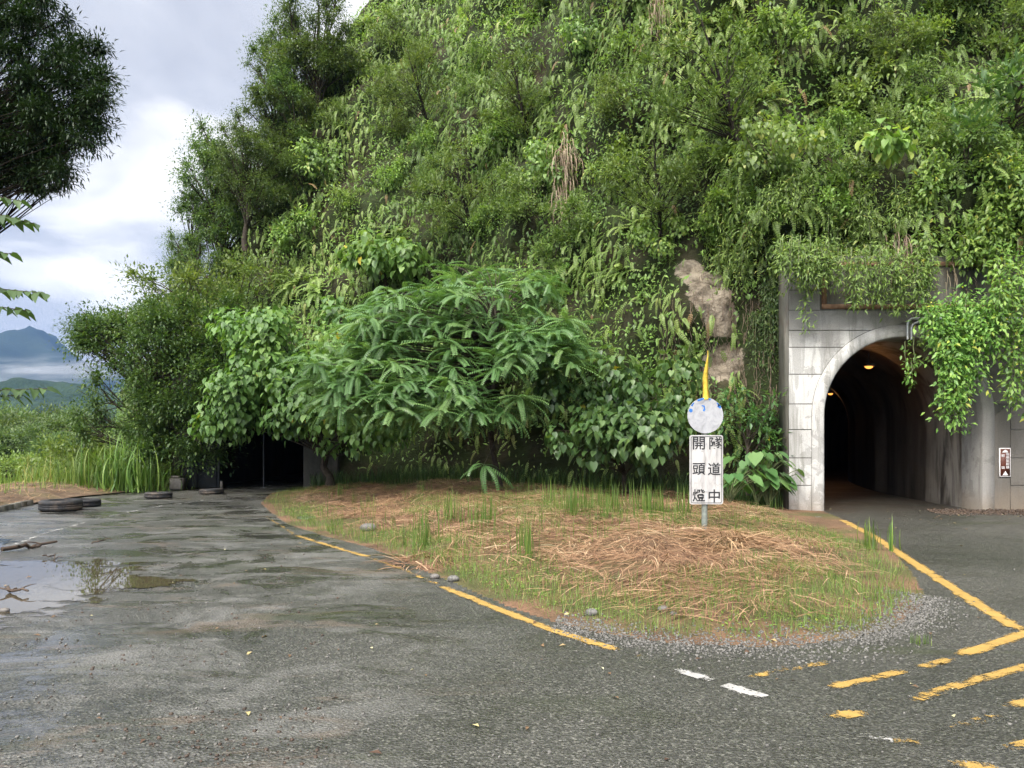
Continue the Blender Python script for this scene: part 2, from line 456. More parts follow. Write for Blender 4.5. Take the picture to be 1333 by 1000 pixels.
M['oldwall'] = mat_lining('mossy_old_masonry', (0.09, 0.085, 0.07), (0.03, 0.03, 0.022))

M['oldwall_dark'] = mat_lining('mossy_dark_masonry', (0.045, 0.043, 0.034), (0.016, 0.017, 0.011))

def mat_asphalt():
    m = NT('wet_asphalt'); p = m.pos(); s = m.xyz(p)
    ag = m.vor(p, 75, out='Color'); agx = m.xyz(ag)
    base = m.ramp(agx[0], [(0.0, (0.019, 0.019, 0.016)), (0.5, (0.039, 0.039, 0.034)), (0.85, (0.062, 0.061, 0.054)), (1.0, (0.12, 0.118, 0.104))])
    big = m.noise(p, 0.35, 5, 0.6, 0.5)
    base = m.mix(1.0, base, m.ramp(big, [(0.3, (0.72, 0.75, 0.68)), (0.7, (1.35, 1.32, 1.3))]), 'MULTIPLY')
    # pale silty crust by the puddle, wet sky sheen painted into its colour, brown mud along the gutter
    westn = m.math('ADD', s[0], m.math('MULTIPLY', m.math('SUBTRACT', m.noise(p, 0.5, 5), 0.5), 4.5))
    west = m.step(westn, 0.9, -3.0)
    silt_sheen = m.math('MULTIPLY', m.step(m.noise(m.mapv(p, (0.9, 1.3, 1)), 0.9, 8, 0.72, 1.2), 0.46, 0.6), west)
    base = m.mix(m.math('MULTIPLY', silt_sheen, 0.5), base, (0.17, 0.165, 0.155))
    mudn = m.noise(m.mapv(p, (0.6, 1.6, 1)), 0.9, 7, 0.68, 1.2)
    mud = m.math('MULTIPLY', m.step(mudn, 0.55, 0.63), m.step(westn, 0.6, -2.5))
    base = m.mix(m.math('MULTIPLY', mud, 0.6), base, (0.115, 0.088, 0.066))
    far = m.math('MULTIPLY', m.step(s[1], 15.0, 18.5), m.step(s[0], 4.5, 6.5))        # soil at the mouth; shade on the tunnel floor painted in
    dirt_shade = m.math('MULTIPLY', m.step(m.noise(p, 0.8, 6, 0.65), 0.35, 0.6), far)
    base = m.mix(m.math('MULTIPLY', dirt_shade, 0.85), base, (0.045, 0.033, 0.024))
    moss = m.math('MULTIPLY', m.step(m.noise(m.mapv(p, (0.25, 0.9, 1)), 1.1, 5, 0.6, 0.6), 0.56, 0.66), 0.55)
    base = m.mix(moss, base, (0.032, 0.038, 0.017))
    # wetness: a film of water in the hollows
    wet = m.step(m.noise(m.mapv(p, (0.8, 1.3, 1), (3, 1, 0)), 0.9, 8, 0.72, 0.8), 0.47, 0.62)
    wet = m.math('MULTIPLY', wet, m.math('ADD', m.math('MULTIPLY', west, 0.95), 0.3), True)
    base = m.mix(m.math('MULTIPLY', wet, 0.35), base, (0.02, 0.02, 0.019))
    ro = m.n('MapRange'); m.set(ro.inputs[0], wet); ro.inputs[3].default_value = 0.42; ro.inputs[4].default_value = 0.12
    h = m.math('ADD', m.math('MULTIPLY', m.vor(p, 60), 1.1), m.math('MULTIPLY', m.noise(p, 9, 5), 1.3))
    bs = m.n('Bump'); bs.inputs['Distance'].default_value = 0.012
    m.set(bs.inputs['Height'], h); m.set(bs.inputs['Strength'], m.math('SUBTRACT', 0.66, m.math('MULTIPLY', wet, 0.56)))
    return m.done(m.bsdf(base, ro.outputs[0], 0.5, bs.outputs[0]))
M['asphalt'] = mat_asphalt()

def mat_soil(name, a, b, c, grass=0.0):
    m = NT(name); p = m.pos()
    col = m.ramp(m.noise(p, 1.3, 7, 0.65, 0.3), [(0.3, a), (0.5, b), (0.7, c)])
    if grass:
        col = m.mix(m.math('MULTIPLY', m.step(m.noise(p, 0.8, 5, 0.6), 0.45, 0.6), grass), col, (0.05, 0.075, 0.02))
    fine = m.noise(p, 40, 4, 0.7)
    col = m.mix(1.0, col, m.ramp(fine, [(0.3, (0.6, 0.6, 0.6)), (0.7, (1.3, 1.3, 1.3))]), 'MULTIPLY')
    return m.done(m.bsdf(col, 0.85, 0.2, m.bump(m.noise(p, 14, 6, 0.7), 0.9, 0.04)))
M['bank'] = mat_soil('island_soil', (0.065, 0.04, 0.024), (0.14, 0.085, 0.05), (0.2, 0.11, 0.065), 0.6)
M['verge'] = mat_soil('verge_mud', (0.06, 0.04, 0.026), (0.125, 0.085, 0.055), (0.17, 0.12, 0.08), 0.25)
M['ground'] = mat_soil('valley_ground', (0.03, 0.045, 0.016), (0.045, 0.065, 0.02), (0.06, 0.08, 0.026))

def mat_cliff():
    m = NT('cliff_face'); p = m.pos(); s = m.xyz(p)
    col = m.ramp(m.noise(p, 0.9, 7, 0.65, 0.5), [(0.3, (0.022, 0.024, 0.011)), (0.5, (0.04, 0.038, 0.019)), (0.7, (0.07, 0.055, 0.033))])
    moss = m.step(m.noise(p, 0.6, 6, 0.6), 0.4, 0.58)
    col = m.mix(m.math('MULTIPLY', moss, 0.8), col, (0.03, 0.048, 0.012))
    wv = m.n('TexWave', wave_type='BANDS', bands_direction='Z'); m.set(wv.inputs['Vector'], m.mapv(p, (0.35, 0.35, 1.0)))
    wv.inputs['Scale'].default_value = 0.5; wv.inputs['Distortion'].default_value = 14; wv.inputs['Detail'].default_value = 6; wv.inputs['Detail Scale'].default_value = 1.6
    rockc = m.ramp(wv.outputs[1], [(0.1, (0.11, 0.085, 0.06)), (0.5, (0.23, 0.19, 0.145)), (0.9, (0.36, 0.31, 0.25))])
    rockc = m.mix(0.75, rockc, m.ramp(m.noise(m.mapv(p, (1, 1, 1.6)), 2.4, 9, 0.72, 0.6), [(0.36, (0.05, 0.04, 0.03)), (0.44, (0.19, 0.155, 0.115)), (0.56, (0.42, 0.355, 0.27))]))
    col = m.mix(m.step(m.math('ADD', m.attr('rock'), m.math('MULTIPLY', m.math('SUBTRACT', m.noise(p, 2.2, 8, 0.7), 0.5), 1.3)), 0.36, 0.46), col, rockc)
    return m.done(m.bsdf(col, 0.85, 0.2, m.bump(m.noise(m.mapv(p, (1, 1, 1.8)), 2.2, 10, 0.75, 0.5), 1.0, 0.22)))
M['cliff'] = mat_cliff()

def mat_paint(name, color, lo, hi):
    m = NT(name); p = m.pos()
    w = m.math('ADD', m.math('MULTIPLY', m.noise(p, 5.5, 7, 0.72, 0.4), 0.75), m.math('MULTIPLY', m.noise(p, 60, 3, 0.7), 0.25))
    a = m.step(m.math('ADD', w, m.math('MULTIPLY', m.math('SUBTRACT', m.attr('tint'), 0.5), 0.3)), lo, hi)
    c = m.ramp(m.noise(p, 7, 5), [(0.3, tuple(v * 0.72 for v in color)), (0.7, color)])
    return m.done(m.bsdf(c, 0.5, 0.4, m.bump(m.noise(p, 70, 3), 0.4, 0.006), 0.0, a))
M['yellow'] = mat_paint('worn_yellow_paint', (0.37, 0.235, 0.065), 0.48, 0.58)
M['white'] = mat_paint('worn_white_paint', (0.38, 0.37, 0.35), 0.46, 0.52)

def mat_puddle():
    m = NT('muddy_puddle_water'); p = m.pos()
    e = m.math('ADD', m.attr('edge'), m.math('MULTIPLY', m.math('SUBTRACT', m.noise(m.mapv(p, (1, 1.6, 1)), 2.2, 6, 0.65), 0.5), 1.1))
    a = m.step(e, 0.34, 0.44)
    g = m.bsdf((0.055, 0.045, 0.028), 0.02, 0.5, m.bump(m.noise(p, 4, 2), 0.02, 0.005), 0.0, a)
    return m.done(g)
M['puddle'] = mat_puddle()

def mat_forest(name, a, b, scale):
    m = NT(name); p = m.pos()
    c = m.ramp(m.noise(p, scale, 7, 0.65), [(0.35, a), (0.65, b)])
    return m.done(m.bsdf(c, 0.9, 0.1, m.bump(m.noise(p, scale * 6, 4), 1.0, 6)))
M['forest'] = mat_forest('hill_forest', (0.014, 0.028, 0.014), (0.03, 0.052, 0.022), 0.02)
M['mountain'] = mat_forest('mountain_forest', (0.012, 0.022, 0.016), (0.026, 0.04, 0.026), 0.006)

def mat_signwhite():
    m = NT('dirty_white_sign_face'); p = m.obj()
    drip = m.noise(m.mapv(p, (9, 1, 1.4)), 1.0, 7, 0.7, 0.8)
    c = m.ramp(drip, [(0.34, (0.22, 0.21, 0.2)), (0.45, (0.38, 0.37, 0.36)), (0.6, (0.47, 0.465, 0.455))])
    crack = m.step(m.vor(m.mapv(p, (1, 1, 0.5)), 7, 'DISTANCE_TO_EDGE'), 0.012, 0.0)
    crack = m.math('MULTIPLY', crack, m.step(m.noise(p, 3, 3), 0.5, 0.6))
    c = m.mix(m.math('MULTIPLY', crack, 0.8), c, (0.2, 0.19, 0.18))
    return m.done(m.bsdf(c, 0.45, 0.4))
M['signwhite'] = mat_signwhite()
def mat_disc():
    m = NT('scratched_white_disc'); p = m.obj()
    c = m.ramp(m.noise(p, 6, 7, 0.7, 0.8), [(0.3, (0.2, 0.2, 0.21)), (0.5, (0.33, 0.335, 0.35)), (0.7, (0.39, 0.395, 0.41))])
    return m.done(m.bsdf(c, 0.45, 0.4))
M['disc'] = mat_disc()
def mat_lamp():
    m = NT('lit_lamp_glass'); e = m.n('Emission'); e.inputs[0].default_value = (1.0, 0.36, 0.07, 1); e.inputs[1].default_value = 1.6
    return m.done(e.outputs[0])
M['lamp'] = mat_lamp()

# ------------------------------------------------------------------ ground sheet, road, banks
def ground_z(x, y):
    d = -x - 15.0 - 0.10 * np.maximum(0, 22 - y)
    drop = -22 * sstep(0, 90, d) - 1.2 * sstep(0, 8, d)
    return -0.03 + drop

def warped(k=8.0, n=380, ext=5400):
    u = np.linspace(-1, 1, n); return ext / math.sinh(k) * np.sinh(k * u)

def grid_faces(a, b):
    i = np.arange((a - 1) * b).reshape(a - 1, b)[:, :-1].ravel()
    return np.stack((i, i + 1, i + b + 1, i + b), 1)

def sheet(X, Y, Z):
    return np.stack((X, Y, Z), -1).reshape(-1, 3), grid_faces(*X.shape)

gx, gy = warped(), warped()
XX, YY = np.meshgrid(gx, gy)
mb = MB(); mb.add(*sheet(XX, YY, ground_z(XX, YY))); structure(mb, 'ground', M['ground'], True)

# left limit of the carriageway (x as a function of y)
KERB = np.array([(-9.6, -12), (-9.9, 6), (-10.4, 13), (-10.95, 16.2), (-11.45, 18.4), (-11.5, 20.6), (-11.1, 22.6), (-10.6, 24.0)])
def kerb_x(y): return np.interp(y, KERB[:, 1], KERB[:, 0])
TUN_Y, TUN_X, TUN_Z, TUN_RI, TUN_RO = 16.8, 8.55, 2.08, 1.72, 1.99
def tun_axis(s): return TUN_X + 0.018 * np.maximum(0, s) ** 2

ys = np.concatenate([np.linspace(-12, 16.8, 46), np.linspace(16.81, 24.0, 14)]); us = np.linspace(0, 1, 40)
U, Y2 = np.meshgrid(us, ys)
xl = kerb_x(Y2); xr = np.where(Y2 < 16.805, 14.5, 6.2 - 0.0 * Y2)
mb = MB(); mb.add(*sheet(xl + (xr - xl) * U, Y2, np.zeros_like(U)))
s = np.linspace(-0.744, 42, 40); U, S = np.meshgrid(np.linspace(-1, 1, 12), s)
mb.add(*sheet(tun_axis(S) + U * 1.8, TUN_Y + 0.75 + S, np.zeros_like(U)))     # into the far tunnel mouth
U, S = np.meshgrid(np.linspace(-10.4, -6.3, 12), np.linspace(24.01, 40, 12))
mb.add(*sheet(U, S, np.zeros_like(U)))
structure(mb, 'road', M['asphalt'])

# island between the two roads
ISL = np.array([gp(*p)[:2] for p in [(352, 642), (338, 655), (352, 668), (374, 683), (420, 698), (482, 714), (545, 741), (588, 759), (650, 787), (722, 812), (800, 829), (900, 841),
      (1010, 843), (1100, 834), (1165, 818), (1200, 795), (1206, 775), (1190, 745), (1160, 715), (1125, 692), (1092, 673), (1068, 664)]] + [np.array((6.4, 17.6)), np.array((3, 20.5)), np.array((-2, 24.0)), np.array((-6.6, 24.6))])
def inside_poly(x, y, poly):
    r = np.zeros(x.shape, bool); n = len(poly)
    for i in range(n):
        (x0, y0), (x1, y1) = poly[i], poly[(i + 1) % n]
        c = ((y0 > y) != (y1 > y)) & (x < (x1 - x0) * (y - y0) / (y1 - y0 + 1e-12) + x0)
        r ^= c
    return r
def poly_dist(x, y, poly, skip=()):
    best = np.full(x.shape, 1e9); n = len(poly)
    for i in range(n):
        if i in skip: continue
        a, b = poly[i], poly[(i + 1) % n]; d = b - a
        t = np.clip(((x - a[0]) * d[0] + (y - a[1]) * d[1]) / (d @ d), 0, 1)
        best = np.minimum(best, np.hypot(x - a[0] - t * d[0], y - a[1] - t * d[1]))
    return best
_back = (21, 22, 23, 24)
def bank_z(x, y):
    x, y = np.asarray(x, float), np.asarray(y, float)
    ins = inside_poly(x, y, ISL); d = poly_dist(x, y, ISL, _back)
    P = np.stack((x, y, np.zeros_like(x)), -1)
    h = 0.003 + 0.22 * sstep(0, 3.4, d) + 0.12 * sstep(2, 7, d) + (0.11 * fbm(P, 1.1, 3, 5) + 0.04 * fbm(P, 0.35, 3, 6)) * sstep(0.1, 1.2, d)
    return np.where(ins, h, -0.02 - 0.3 * np.minimum(d, 0.5))
bx, by = np.linspace(-8, 7, 260), np.linspace(5.2, 25.5, 330)
XX, YY = np.meshgrid(bx, by)
ZZ = bank_z(XX, YY)
V, F = sheet(XX, YY, ZZ)
keep = (ZZ.ravel()[F] > -0.3).any(1)
mb = MB(); mb.add(V, F[keep]); structure(mb, 'grass_bank', M['bank'], True)

# muddy verge beyond the kerb
def verge_z(x, y):
    P = np.stack((x, y, np.zeros_like(x)), -1)
    d = kerb_x(y) - x
    return ground_z(x, y) + 0.06 + 0.16 * sstep(0.1, 1.6, d) * (1 - sstep(22.3, 24, y) * sstep(3, 1, d)) + (0.10 * fbm(P, 1.3, 4, 9)) * sstep(0, 0.8, d)
ys = np.linspace(-4, 30, 150); us = np.linspace(0, 1, 90) ** 1.5
U, Y2 = np.meshgrid(us, ys); X2 = kerb_x(Y2) - 0.11 - U * 16
mb = MB(); mb.add(*sheet(X2, Y2, verge_z(X2, Y2))); structure(mb, 'verge', M['verge'], True)
mb = MB()
for i in range(1, 4):
    a, b = KERB[i], KERB[i + 1]
    n = 6
    for k in range(n):
        p, q = a + (b - a) * (k + 0.02) / n, a + (b - a) * (k + 0.98) / n
        d = unit(q - p); o = np.array((-d[1], d[0]))
        w = 0.13; z = 0.10 + 0.015 * rng.random()
        V = [(*p, -0.02), (*q, -0.02), (*(q + o * w), -0.02), (*(p + o * w), -0.02), (*(p + o * 0.015), z), (*(q + o * 0.015), z), (*(q + o * w), z), (*(p + o * w), z)]
        mb.add(V, [(4, 5, 6, 7), (0, 1, 5, 4), (1, 2, 6, 5), (2, 3, 7, 6), (3, 0, 4, 7)])
structure(mb, 'kerb', M['oldwall'])

# painted markings (pixel path, width, wear: higher tint keeps more paint)
def stripe(mb, pix, w, tint, mi, z=0.004):
    pts = np.array([gp(*p)[:2] for p in pix])
    seg = np.concatenate([[0], np.cumsum(np.hypot(*np.diff(pts, axis=0).T))]); n = max(3, int(seg[-1] / 0.05))
    q = np.linspace(0, seg[-1], n); P = np.stack((np.interp(q, seg, pts[:, 0]), np.interp(q, seg, pts[:, 1])), 1)
    T = unit(np.gradient(P, axis=0)); N = np.stack((-T[:, 1], T[:, 0]), 1)
    wl = w * 0.5 * (1 + 0.10 * rng.normal(size=(n, 1)).clip(-1.5, 1.5)); wr = w * 0.5 * (1 + 0.10 * rng.normal(size=(n, 1)).clip(-1.5, 1.5))
    i = np.arange(n - 1); cols = [(-1.12, -0.78, -0.5), (-0.78, -0.4, -0.12), (-0.4, 0.4, 0.0), (0.4, 0.78, -0.12), (0.78, 1.12, -0.5)]
    end = np.minimum(i, n - 2 - i) * (seg[-1] / n); fade = -0.45 * np.clip(1 - end / 0.10, 0, 1)
    for ca, cb, dt in cols:
        V = np.concatenate([np.c_[P - N * (w * 0.5 * ca), np.full(n, z)], np.c_[P - N * (w * 0.5 * cb), np.full(n, z)]])
        mb.add(V, np.stack((i + n, i + n + 1, i + 1, i), 1), tint + dt + fade, mi)
mb = MB()
for pix, w, t, mi in [
    ([(345, 672), (385, 697)], 0.1, 0.5, 0), ([(482, 726), (530, 744), (574, 763)], 0.1, 0.55, 0),
    ([(385, 697), (430, 711), (482, 726)], 0.12, 0.75, 0), ([(574, 763), (650, 794), (720, 821), (806, 847)], 0.125, 0.92, 0), ([(828, 854), (852, 861)], 0.13, 0.9, 0),
    ([(880, 872), (926, 886)], 0.12, 1.0, 1), ([(943, 892), (996, 908)], 0.12, 1.0, 1), ([(1002, 907), (1045, 905)], 0.09, 0.5, 0),
    ([(1046, 927), (1078, 938)], 0.12, 0.35, 1), ([(1074, 936), (1134, 925)], 0.13, 0.85, 0), ([(1119, 958), (1162, 964)], 0.1, 1.0, 1), ([(1162, 964), (1197, 967)], 0.1, 0.95, 0),
    ([(1236, 994), (1300, 1000)], 0.12, 1.0, 0), ([(1096, 677), (1140, 700), (1200, 740), (1270, 785), (1328, 821)], 0.15, 1.0, 0), ([(1365, 815), (1250, 853)], 0.125, 0.98, 0),
    ([(1242, 857), (1190, 872)], 0.11, 0.75, 0), ([(1182, 872), (1130, 885), (1074, 897)], 0.11, 0.72, 0), ([(1096, 858), (1030, 872), (958, 884)], 0.1, 0.6, 0),
    ([(1400, 850), (1333, 869), (1245, 893), (1186, 912)], 0.12, 0.72, 0), ([(1420, 895), (1310, 921)], 0.12, 0.9, 0), ([(1302, 932), (1222, 953)], 0.11, 0.62, 0),
    ([(1420, 950), (1305, 978)], 0.13, 0.7, 0), ([(1122, 902), (1140, 902)], 0.1, 0.8, 0), ([(0, 716), (60, 694), (130, 675), (190, 662), (260, 652), (330, 645)], 0.13, 0.42, 1)]:
    stripe(mb, pix, w, t, mi)
structure(mb, 'road_marking', [M['yellow'], M['white']])

# puddles at the left gutter
def puddle(cx, cy, rx, ry, rot, z=0.006):
    n, k = 48, 14
    a = np.linspace(0, 2 * np.pi, n, endpoint=False); r = np.linspace(0, 1, k)
    A, Rr = np.meshgrid(a, r)
    x = np.cos(A) * Rr * rx; y = np.sin(A) * Rr * ry
    X = cx + x * math.cos(rot) - y * math.sin(rot); Y = cy + x * math.sin(rot) + y * math.cos(rot)
    V = np.stack((X, Y, np.full_like(X, z)), -1).reshape(-1, 3)
    F = np.array([(i * n + j, i * n + (j + 1) % n, (i + 1) * n + (j + 1) % n, (i + 1) * n + j) for i in range(1, k - 1) for j in range(n)])
    mb = MB(); mb.add(V, F)
    mb.add(V[n:2 * n], [tuple(range(n))])
    o = structure(mb, 'puddle', M['puddle'])
    at_ = o.data.attributes.new('edge', 'FLOAT', 'POINT')
    at_.data.foreach_set('value', np.concatenate([(1 - Rr).ravel(), (1 - Rr)[1]]).astype(np.float32))
    return o
puddle(-5.7, 8.0, 2.5, 3.3, R(6))
puddle(-4.35, 8.45, 1.15, 0.62, R(8), 0.007)
p = gp(0, 715); puddle(p[0] - 1.0, p[1], 1.6, 1.5, R(40), 0.005)

# ------------------------------------------------------------------ cliff
# control points along the foot: x, y, top height, setback per metre of height, inward x, inward y
CP = np.array([
    (22, 15.0, 26, 0.24, 0.00, 1), (14, 17.35, 26, 0.22, 0.00, 1), (10.5, 17.35, 26, 0.22, 0.00, 1), (6.0, 17.4, 26, 0.24, 0.00, 1), (4.6, 18.3, 26, 0.26, 0.02, 1),
    (2.0, 20.4, 27, 0.32, 0.02, 1), (-1.0, 22.4, 27, 0.42, 0.03, 1), (-4.0, 23.9, 27, 0.50, 0.05, 1), (-6.4, 24.5, 24.5, 0.52, 0.08, 1), (-10.3, 24.6, 17.0, 0.56, 0.16, 1),
    (-12.5, 26.0, 12.5, 0.62, 0.3, 1), (-15.5, 29.5, 7.5, 0.8, 0.6, 0.9), (-19.5, 36, 3.6, 0.9, 0.75, 0.75), (-24, 48, 3.0, 1.0, 0.85, 0.6), (-27, 66, 3.0, 1.0, 0.9, 0.5)])
cl = np.concatenate([[0], np.cumsum(np.hypot(np.diff(CP[:, 0]), np.diff(CP[:, 1])))])
NT_, NH = 330, 150
tq = np.linspace(0, cl[-1], NT_)
C = np.stack([np.interp(tq, cl, CP[:, k]) for k in range(6)], 1)
for k in (0, 1, 2, 3, 4, 5):                                # round the corners of the plan
    if k < 2: continue
    C[:, k] = np.convolve(np.pad(C[:, k], 9, 'edge'), np.ones(19) / 19, 'valid')
dirn = unit(C[:, 4:6])
hs = np.concatenate([np.linspace(0, 1, NH - 14), 1 + np.linspace(0.02, 1, 14)])
H2 = np.minimum(hs, 1)[None, :] * C[:, 2:3]
back = np.maximum(hs - 1, 0)[None, :] * 34
sb = C[:, 3:4] * (0.55 * np.minimum(H2, 4) + np.maximum(H2 - 4, 0)) + back
H3 = H2 + 0.10 * back * np.ones_like(H2) + np.sin(np.clip(back / 3, 0, 1.57)) * 1.0
P = np.zeros((NT_, len(hs), 3))
P[..., 0] = C[:, 0:1] + dirn[:, 0:1] * sb; P[..., 1] = C[:, 1:2] + dirn[:, 1:2] * sb; P[..., 2] = H3 - 0.3
near_portal = ((P[..., 0] > 5.2) & (P[..., 2] < 5.6)).astype(float)
amp = sstep(0.2, 2.5, H2) * (1 - near_portal)
dsp = (fbm(P, 5.5, 3, 21) * 1.5 + fbm(P, 1.9, 3, 22) * 1.25 + fbm(P, 0.7, 2, 23) * 0.25) * amp
rock0 = np.zeros(P.shape[:2])
for c, r in ((at(925, 378, 18.6), 0.9), (at(945, 440, 18.3), 1.0)):
    rock0 = np.maximum(rock0, np.clip(1.2 - np.hypot(P[..., 0] - c[0], P[..., 2] - c[2]) / r, 0, 1))
dsp = dsp + rock0 * (fbm(P * np.array((1, 1, 2.2)), 1.0, 4, 27) * 0.55)
over = ((P[..., 0] > 5.4)) * sstep(5.2, 6.4, P[..., 2]) * (1 - sstep(8, 12, P[..., 2])) * 1.0     # the bank bulges over the portal
P[..., 0] -= dirn[:, 0:1] * dsp; P[..., 1] -= dirn[:, 1:2] * (dsp + over)
rock_spots = [(at(925, 378, 18.6), 0.62), (at(900, 350, 18.9), 0.4), (at(945, 470, 18.2), 0.55), (at(945, 415, 18.3), 0.5)]
bare_spots = [(at(365, 275, 31), 1.3), (at(335, 310, 31), 1.1), (at(470, 220, 30), 1.0), (at(700, 130, 28), 0.7), (at(560, 80, 31), 0.8)]
rock = np.zeros(P.shape[:2])
for c, r in rock_spots:
    dxz = np.hypot(np.hypot(P[..., 0] - c[0], (P[..., 2] - c[2])), 0.25 * (P[..., 1] - c[1]))
    rock = np.maximum(rock, np.clip(1.25 - dxz / r, 0, 1))
bare = np.zeros(P.shape[:2])
for c, r in bare_spots:
    bare = np.maximum(bare, np.clip(1.25 - np.hypot(P[..., 0] - c[0], P[..., 2] - c[2]) / r, 0, 1))
V, F = sheet(P[..., 0], P[..., 1], P[..., 2])
fc = V[F].mean(1)
cut = ((fc[:, 0] > 6.75) & (fc[:, 0] < 10.35) & (fc[:, 2] < 3.95) & (fc[:, 1] < 20)) | ((fc[:, 0] > -10.35) & (fc[:, 0] < -6.4) & (fc[:, 2] < 3.3) & (fc[:, 1] < 26.5))
F = F[~cut]
F = F[:, ::-1]
mb = MB(); mb.add(V, F)
cliff = structure(mb, 'cliff', M['cliff'], True)
ra = cliff.data.attributes.new('rock', 'FLOAT', 'POINT'); ra.data.foreach_set('value', rock.ravel().astype(np.float32))
bvh = BVHTree.FromPolygons([tuple(v) for v in V], [tuple(f) for f in F.tolist()])
def cliff_hit(px, py):
    d = Vector(((px - 666.5) / FPX, 1, -(py - HORIZON) / FPX)).normalized()
    h = bvh.ray_cast(Vector((0, 0, CAM_H)), d)
    if h[0] is None: return None, None
    n = h[1]
    if n.dot(d) > 0: n = -n
    return np.array(h[0]), np.array(n)
tri = V[F]
nrm_f = np.cross(tri[:, 2] - tri[:, 0], tri[:, 3] - tri[:, 1]); area_f = np.linalg.norm(nrm_f, axis=1) / 2; nrm_f = unit(nrm_f)
flip = (nrm_f * (tri.mean(1) - np.array((0, 0, CAM_H)))).sum(1) > 0
nrm_f[flip] *= -1
rock_f = np.maximum(rock, 0.55 * bare).ravel()[F].mean(1)
cen_f = tri.mean(1)
px_f, py_f = project(cen_f)
vis_f = (px_f > -130) & (px_f < 1470) & (py_f > -170) & (py_f < 720)
rk = fbm(cen_f, 1.6, 3, 31)
veg_f = np.clip(1 - 1.5 * rock_f, 0, 1) * vis_f * np.where((cen_f[:, 0] > -6.5) & (cen_f[:, 2] < 1.9), 0.3, 1.0) * np.where((cen_f[:, 0] > 5.6) & (cen_f[:, 2] < 5.0), 0.0, 1.0)
hmax_f = np.interp(cen_f[:, 0], [-16, -4, 20], [40, 60, 60])
def cliff_points(n, mask=None):
    w = area_f * veg_f
    if mask is not None: w = w * mask
    i = rng.choice(len(tri), n, p=w / w.sum())
    u, v = rng.random(n)[:, None], rng.random(n)[:, None]
    q = tri[i]
    p = (q[:, 0] * (1 - u) + q[:, 1] * u) * (1 - v) + (q[:, 3] * (1 - u) + q[:, 2] * u) * v
    return p, nrm_f[i]

# ------------------------------------------------------------------ right tunnel: portal, lining, lamps, signs
def arc(r, zsp=TUN_Z, cx=TUN_X, n=28, foot=0.0):
    a = np.linspace(np.pi, 0, n)
    pts = [(cx - r, foot)] + [(cx + r * math.cos(t), zsp + r * math.sin(t)) for t in a] + [(cx + r, foot)]
    return np.array(pts)

def extrude_poly(mb, poly, y0, y1, mi=0):
    """flat polygon in x,z (counter-clockwise seen from -y) given depth"""
    n = len(poly)
    V = [(x, y0, z) for x, z in poly] + [(x, y1, z) for x, z in poly]
    mb.add(V, [tuple(range(n))], 0.5, mi)
    mb.add(V, [tuple(range(2 * n - 1, n - 1, -1))], 0.5, mi)
    mb.add(V, [(i, i + n, (i + 1) % n + n, (i + 1) % n) for i in range(n)], 0.5, mi)

portal = thing('tunnel_portal', 'pale concrete tunnel portal of coursed blocks with round arch and hanging creeper', 'tunnel portal', (TUN_X, TUN_Y, 0))
def loc(V): return np.asarray(V) - np.array((TUN_X, TUN_Y, 0))
class PB(MB):
    def add(s, V, F, tint=0.5, mi=0): super().add(loc(V), F, tint, mi)
mb = PB()
courses = [-0.2, 0.56, 1.16, 1.78, 2.34, 2.99, 3.58, 3.95, 4.39, 4.83, 5.6]
XL, XR = 6.06, 14.3
PL0, PL1, PLZ0, PLZ1 = 6.78, 10.6, 4.42, 5.45            # plaque recess
def ring_x(z, side):
    if z <= TUN_Z: return TUN_X + side * (TUN_RO + 0.012)
    q = (TUN_RO + 0.012) ** 2 - (z - TUN_Z) ** 2
    return None if q <= 0 else TUN_X + side * math.sqrt(q)
gap = 0.009
for i in range(len(courses) - 1):
    z0, z1 = courses[i] + gap, courses[i + 1] - gap
    zs = np.linspace(z0, z1, 8)
    top = ring_x(z0, 1)
    if top is None:                                        # above the ring: one long course, cut by the plaque
        if z1 > PLZ0 + 0.05:
            for a, b in ((XL, PL0 - 0.05), (PL1 + 0.05, XR)):
                extrude_poly(mb, [(a, z0), (b, z0), (b, z1), (a, z1)], TUN_Y, TUN_Y + 0.16)
        else:
            extrude_poly(mb, [(XL, z0), (XR, z0), (XR, z1), (XL, z1)], TUN_Y, TUN_Y + 0.16)
        continue
    left, right = [], []
    for z in zs:
        l, r = ring_x(z, -1), ring_x(z, 1)
        if l is None: l = r = TUN_X
        left.append((l, z)); right.append((r, z))
    extrude_poly(mb, [(XL, z0)] + left + [(XL, z1)], TUN_Y, TUN_Y + 0.16)
    if courses[i + 1] <= 2.4:
        extrude_poly(mb, [(10.905, z0), (XR, z0), (XR, z1), (10.905, z1)], TUN_Y, TUN_Y + 0.16)
    else:
        extrude_poly(mb, right[::-1] + [(XR, z0), (XR, z1)] if False else [(XR, z1)] + right[::-1] + [(XR, z0)], TUN_Y, TUN_Y + 0.16)
extrude_poly(mb, [(TUN_X + TUN_RO + 0.012, -0.2), (10.89, -0.2), (10.89, 2.33), (TUN_X + TUN_RO + 0.012, 2.08)], TUN_Y, TUN_Y + 0.16)   # smooth pilaster
o = mb.build('facing_block', M['concrete'], portal)
mb = PB()                                                  # backing wall set 2 cm behind the block faces, with the arch cut out
out = arc(TUN_RO - 0.02, n=40)
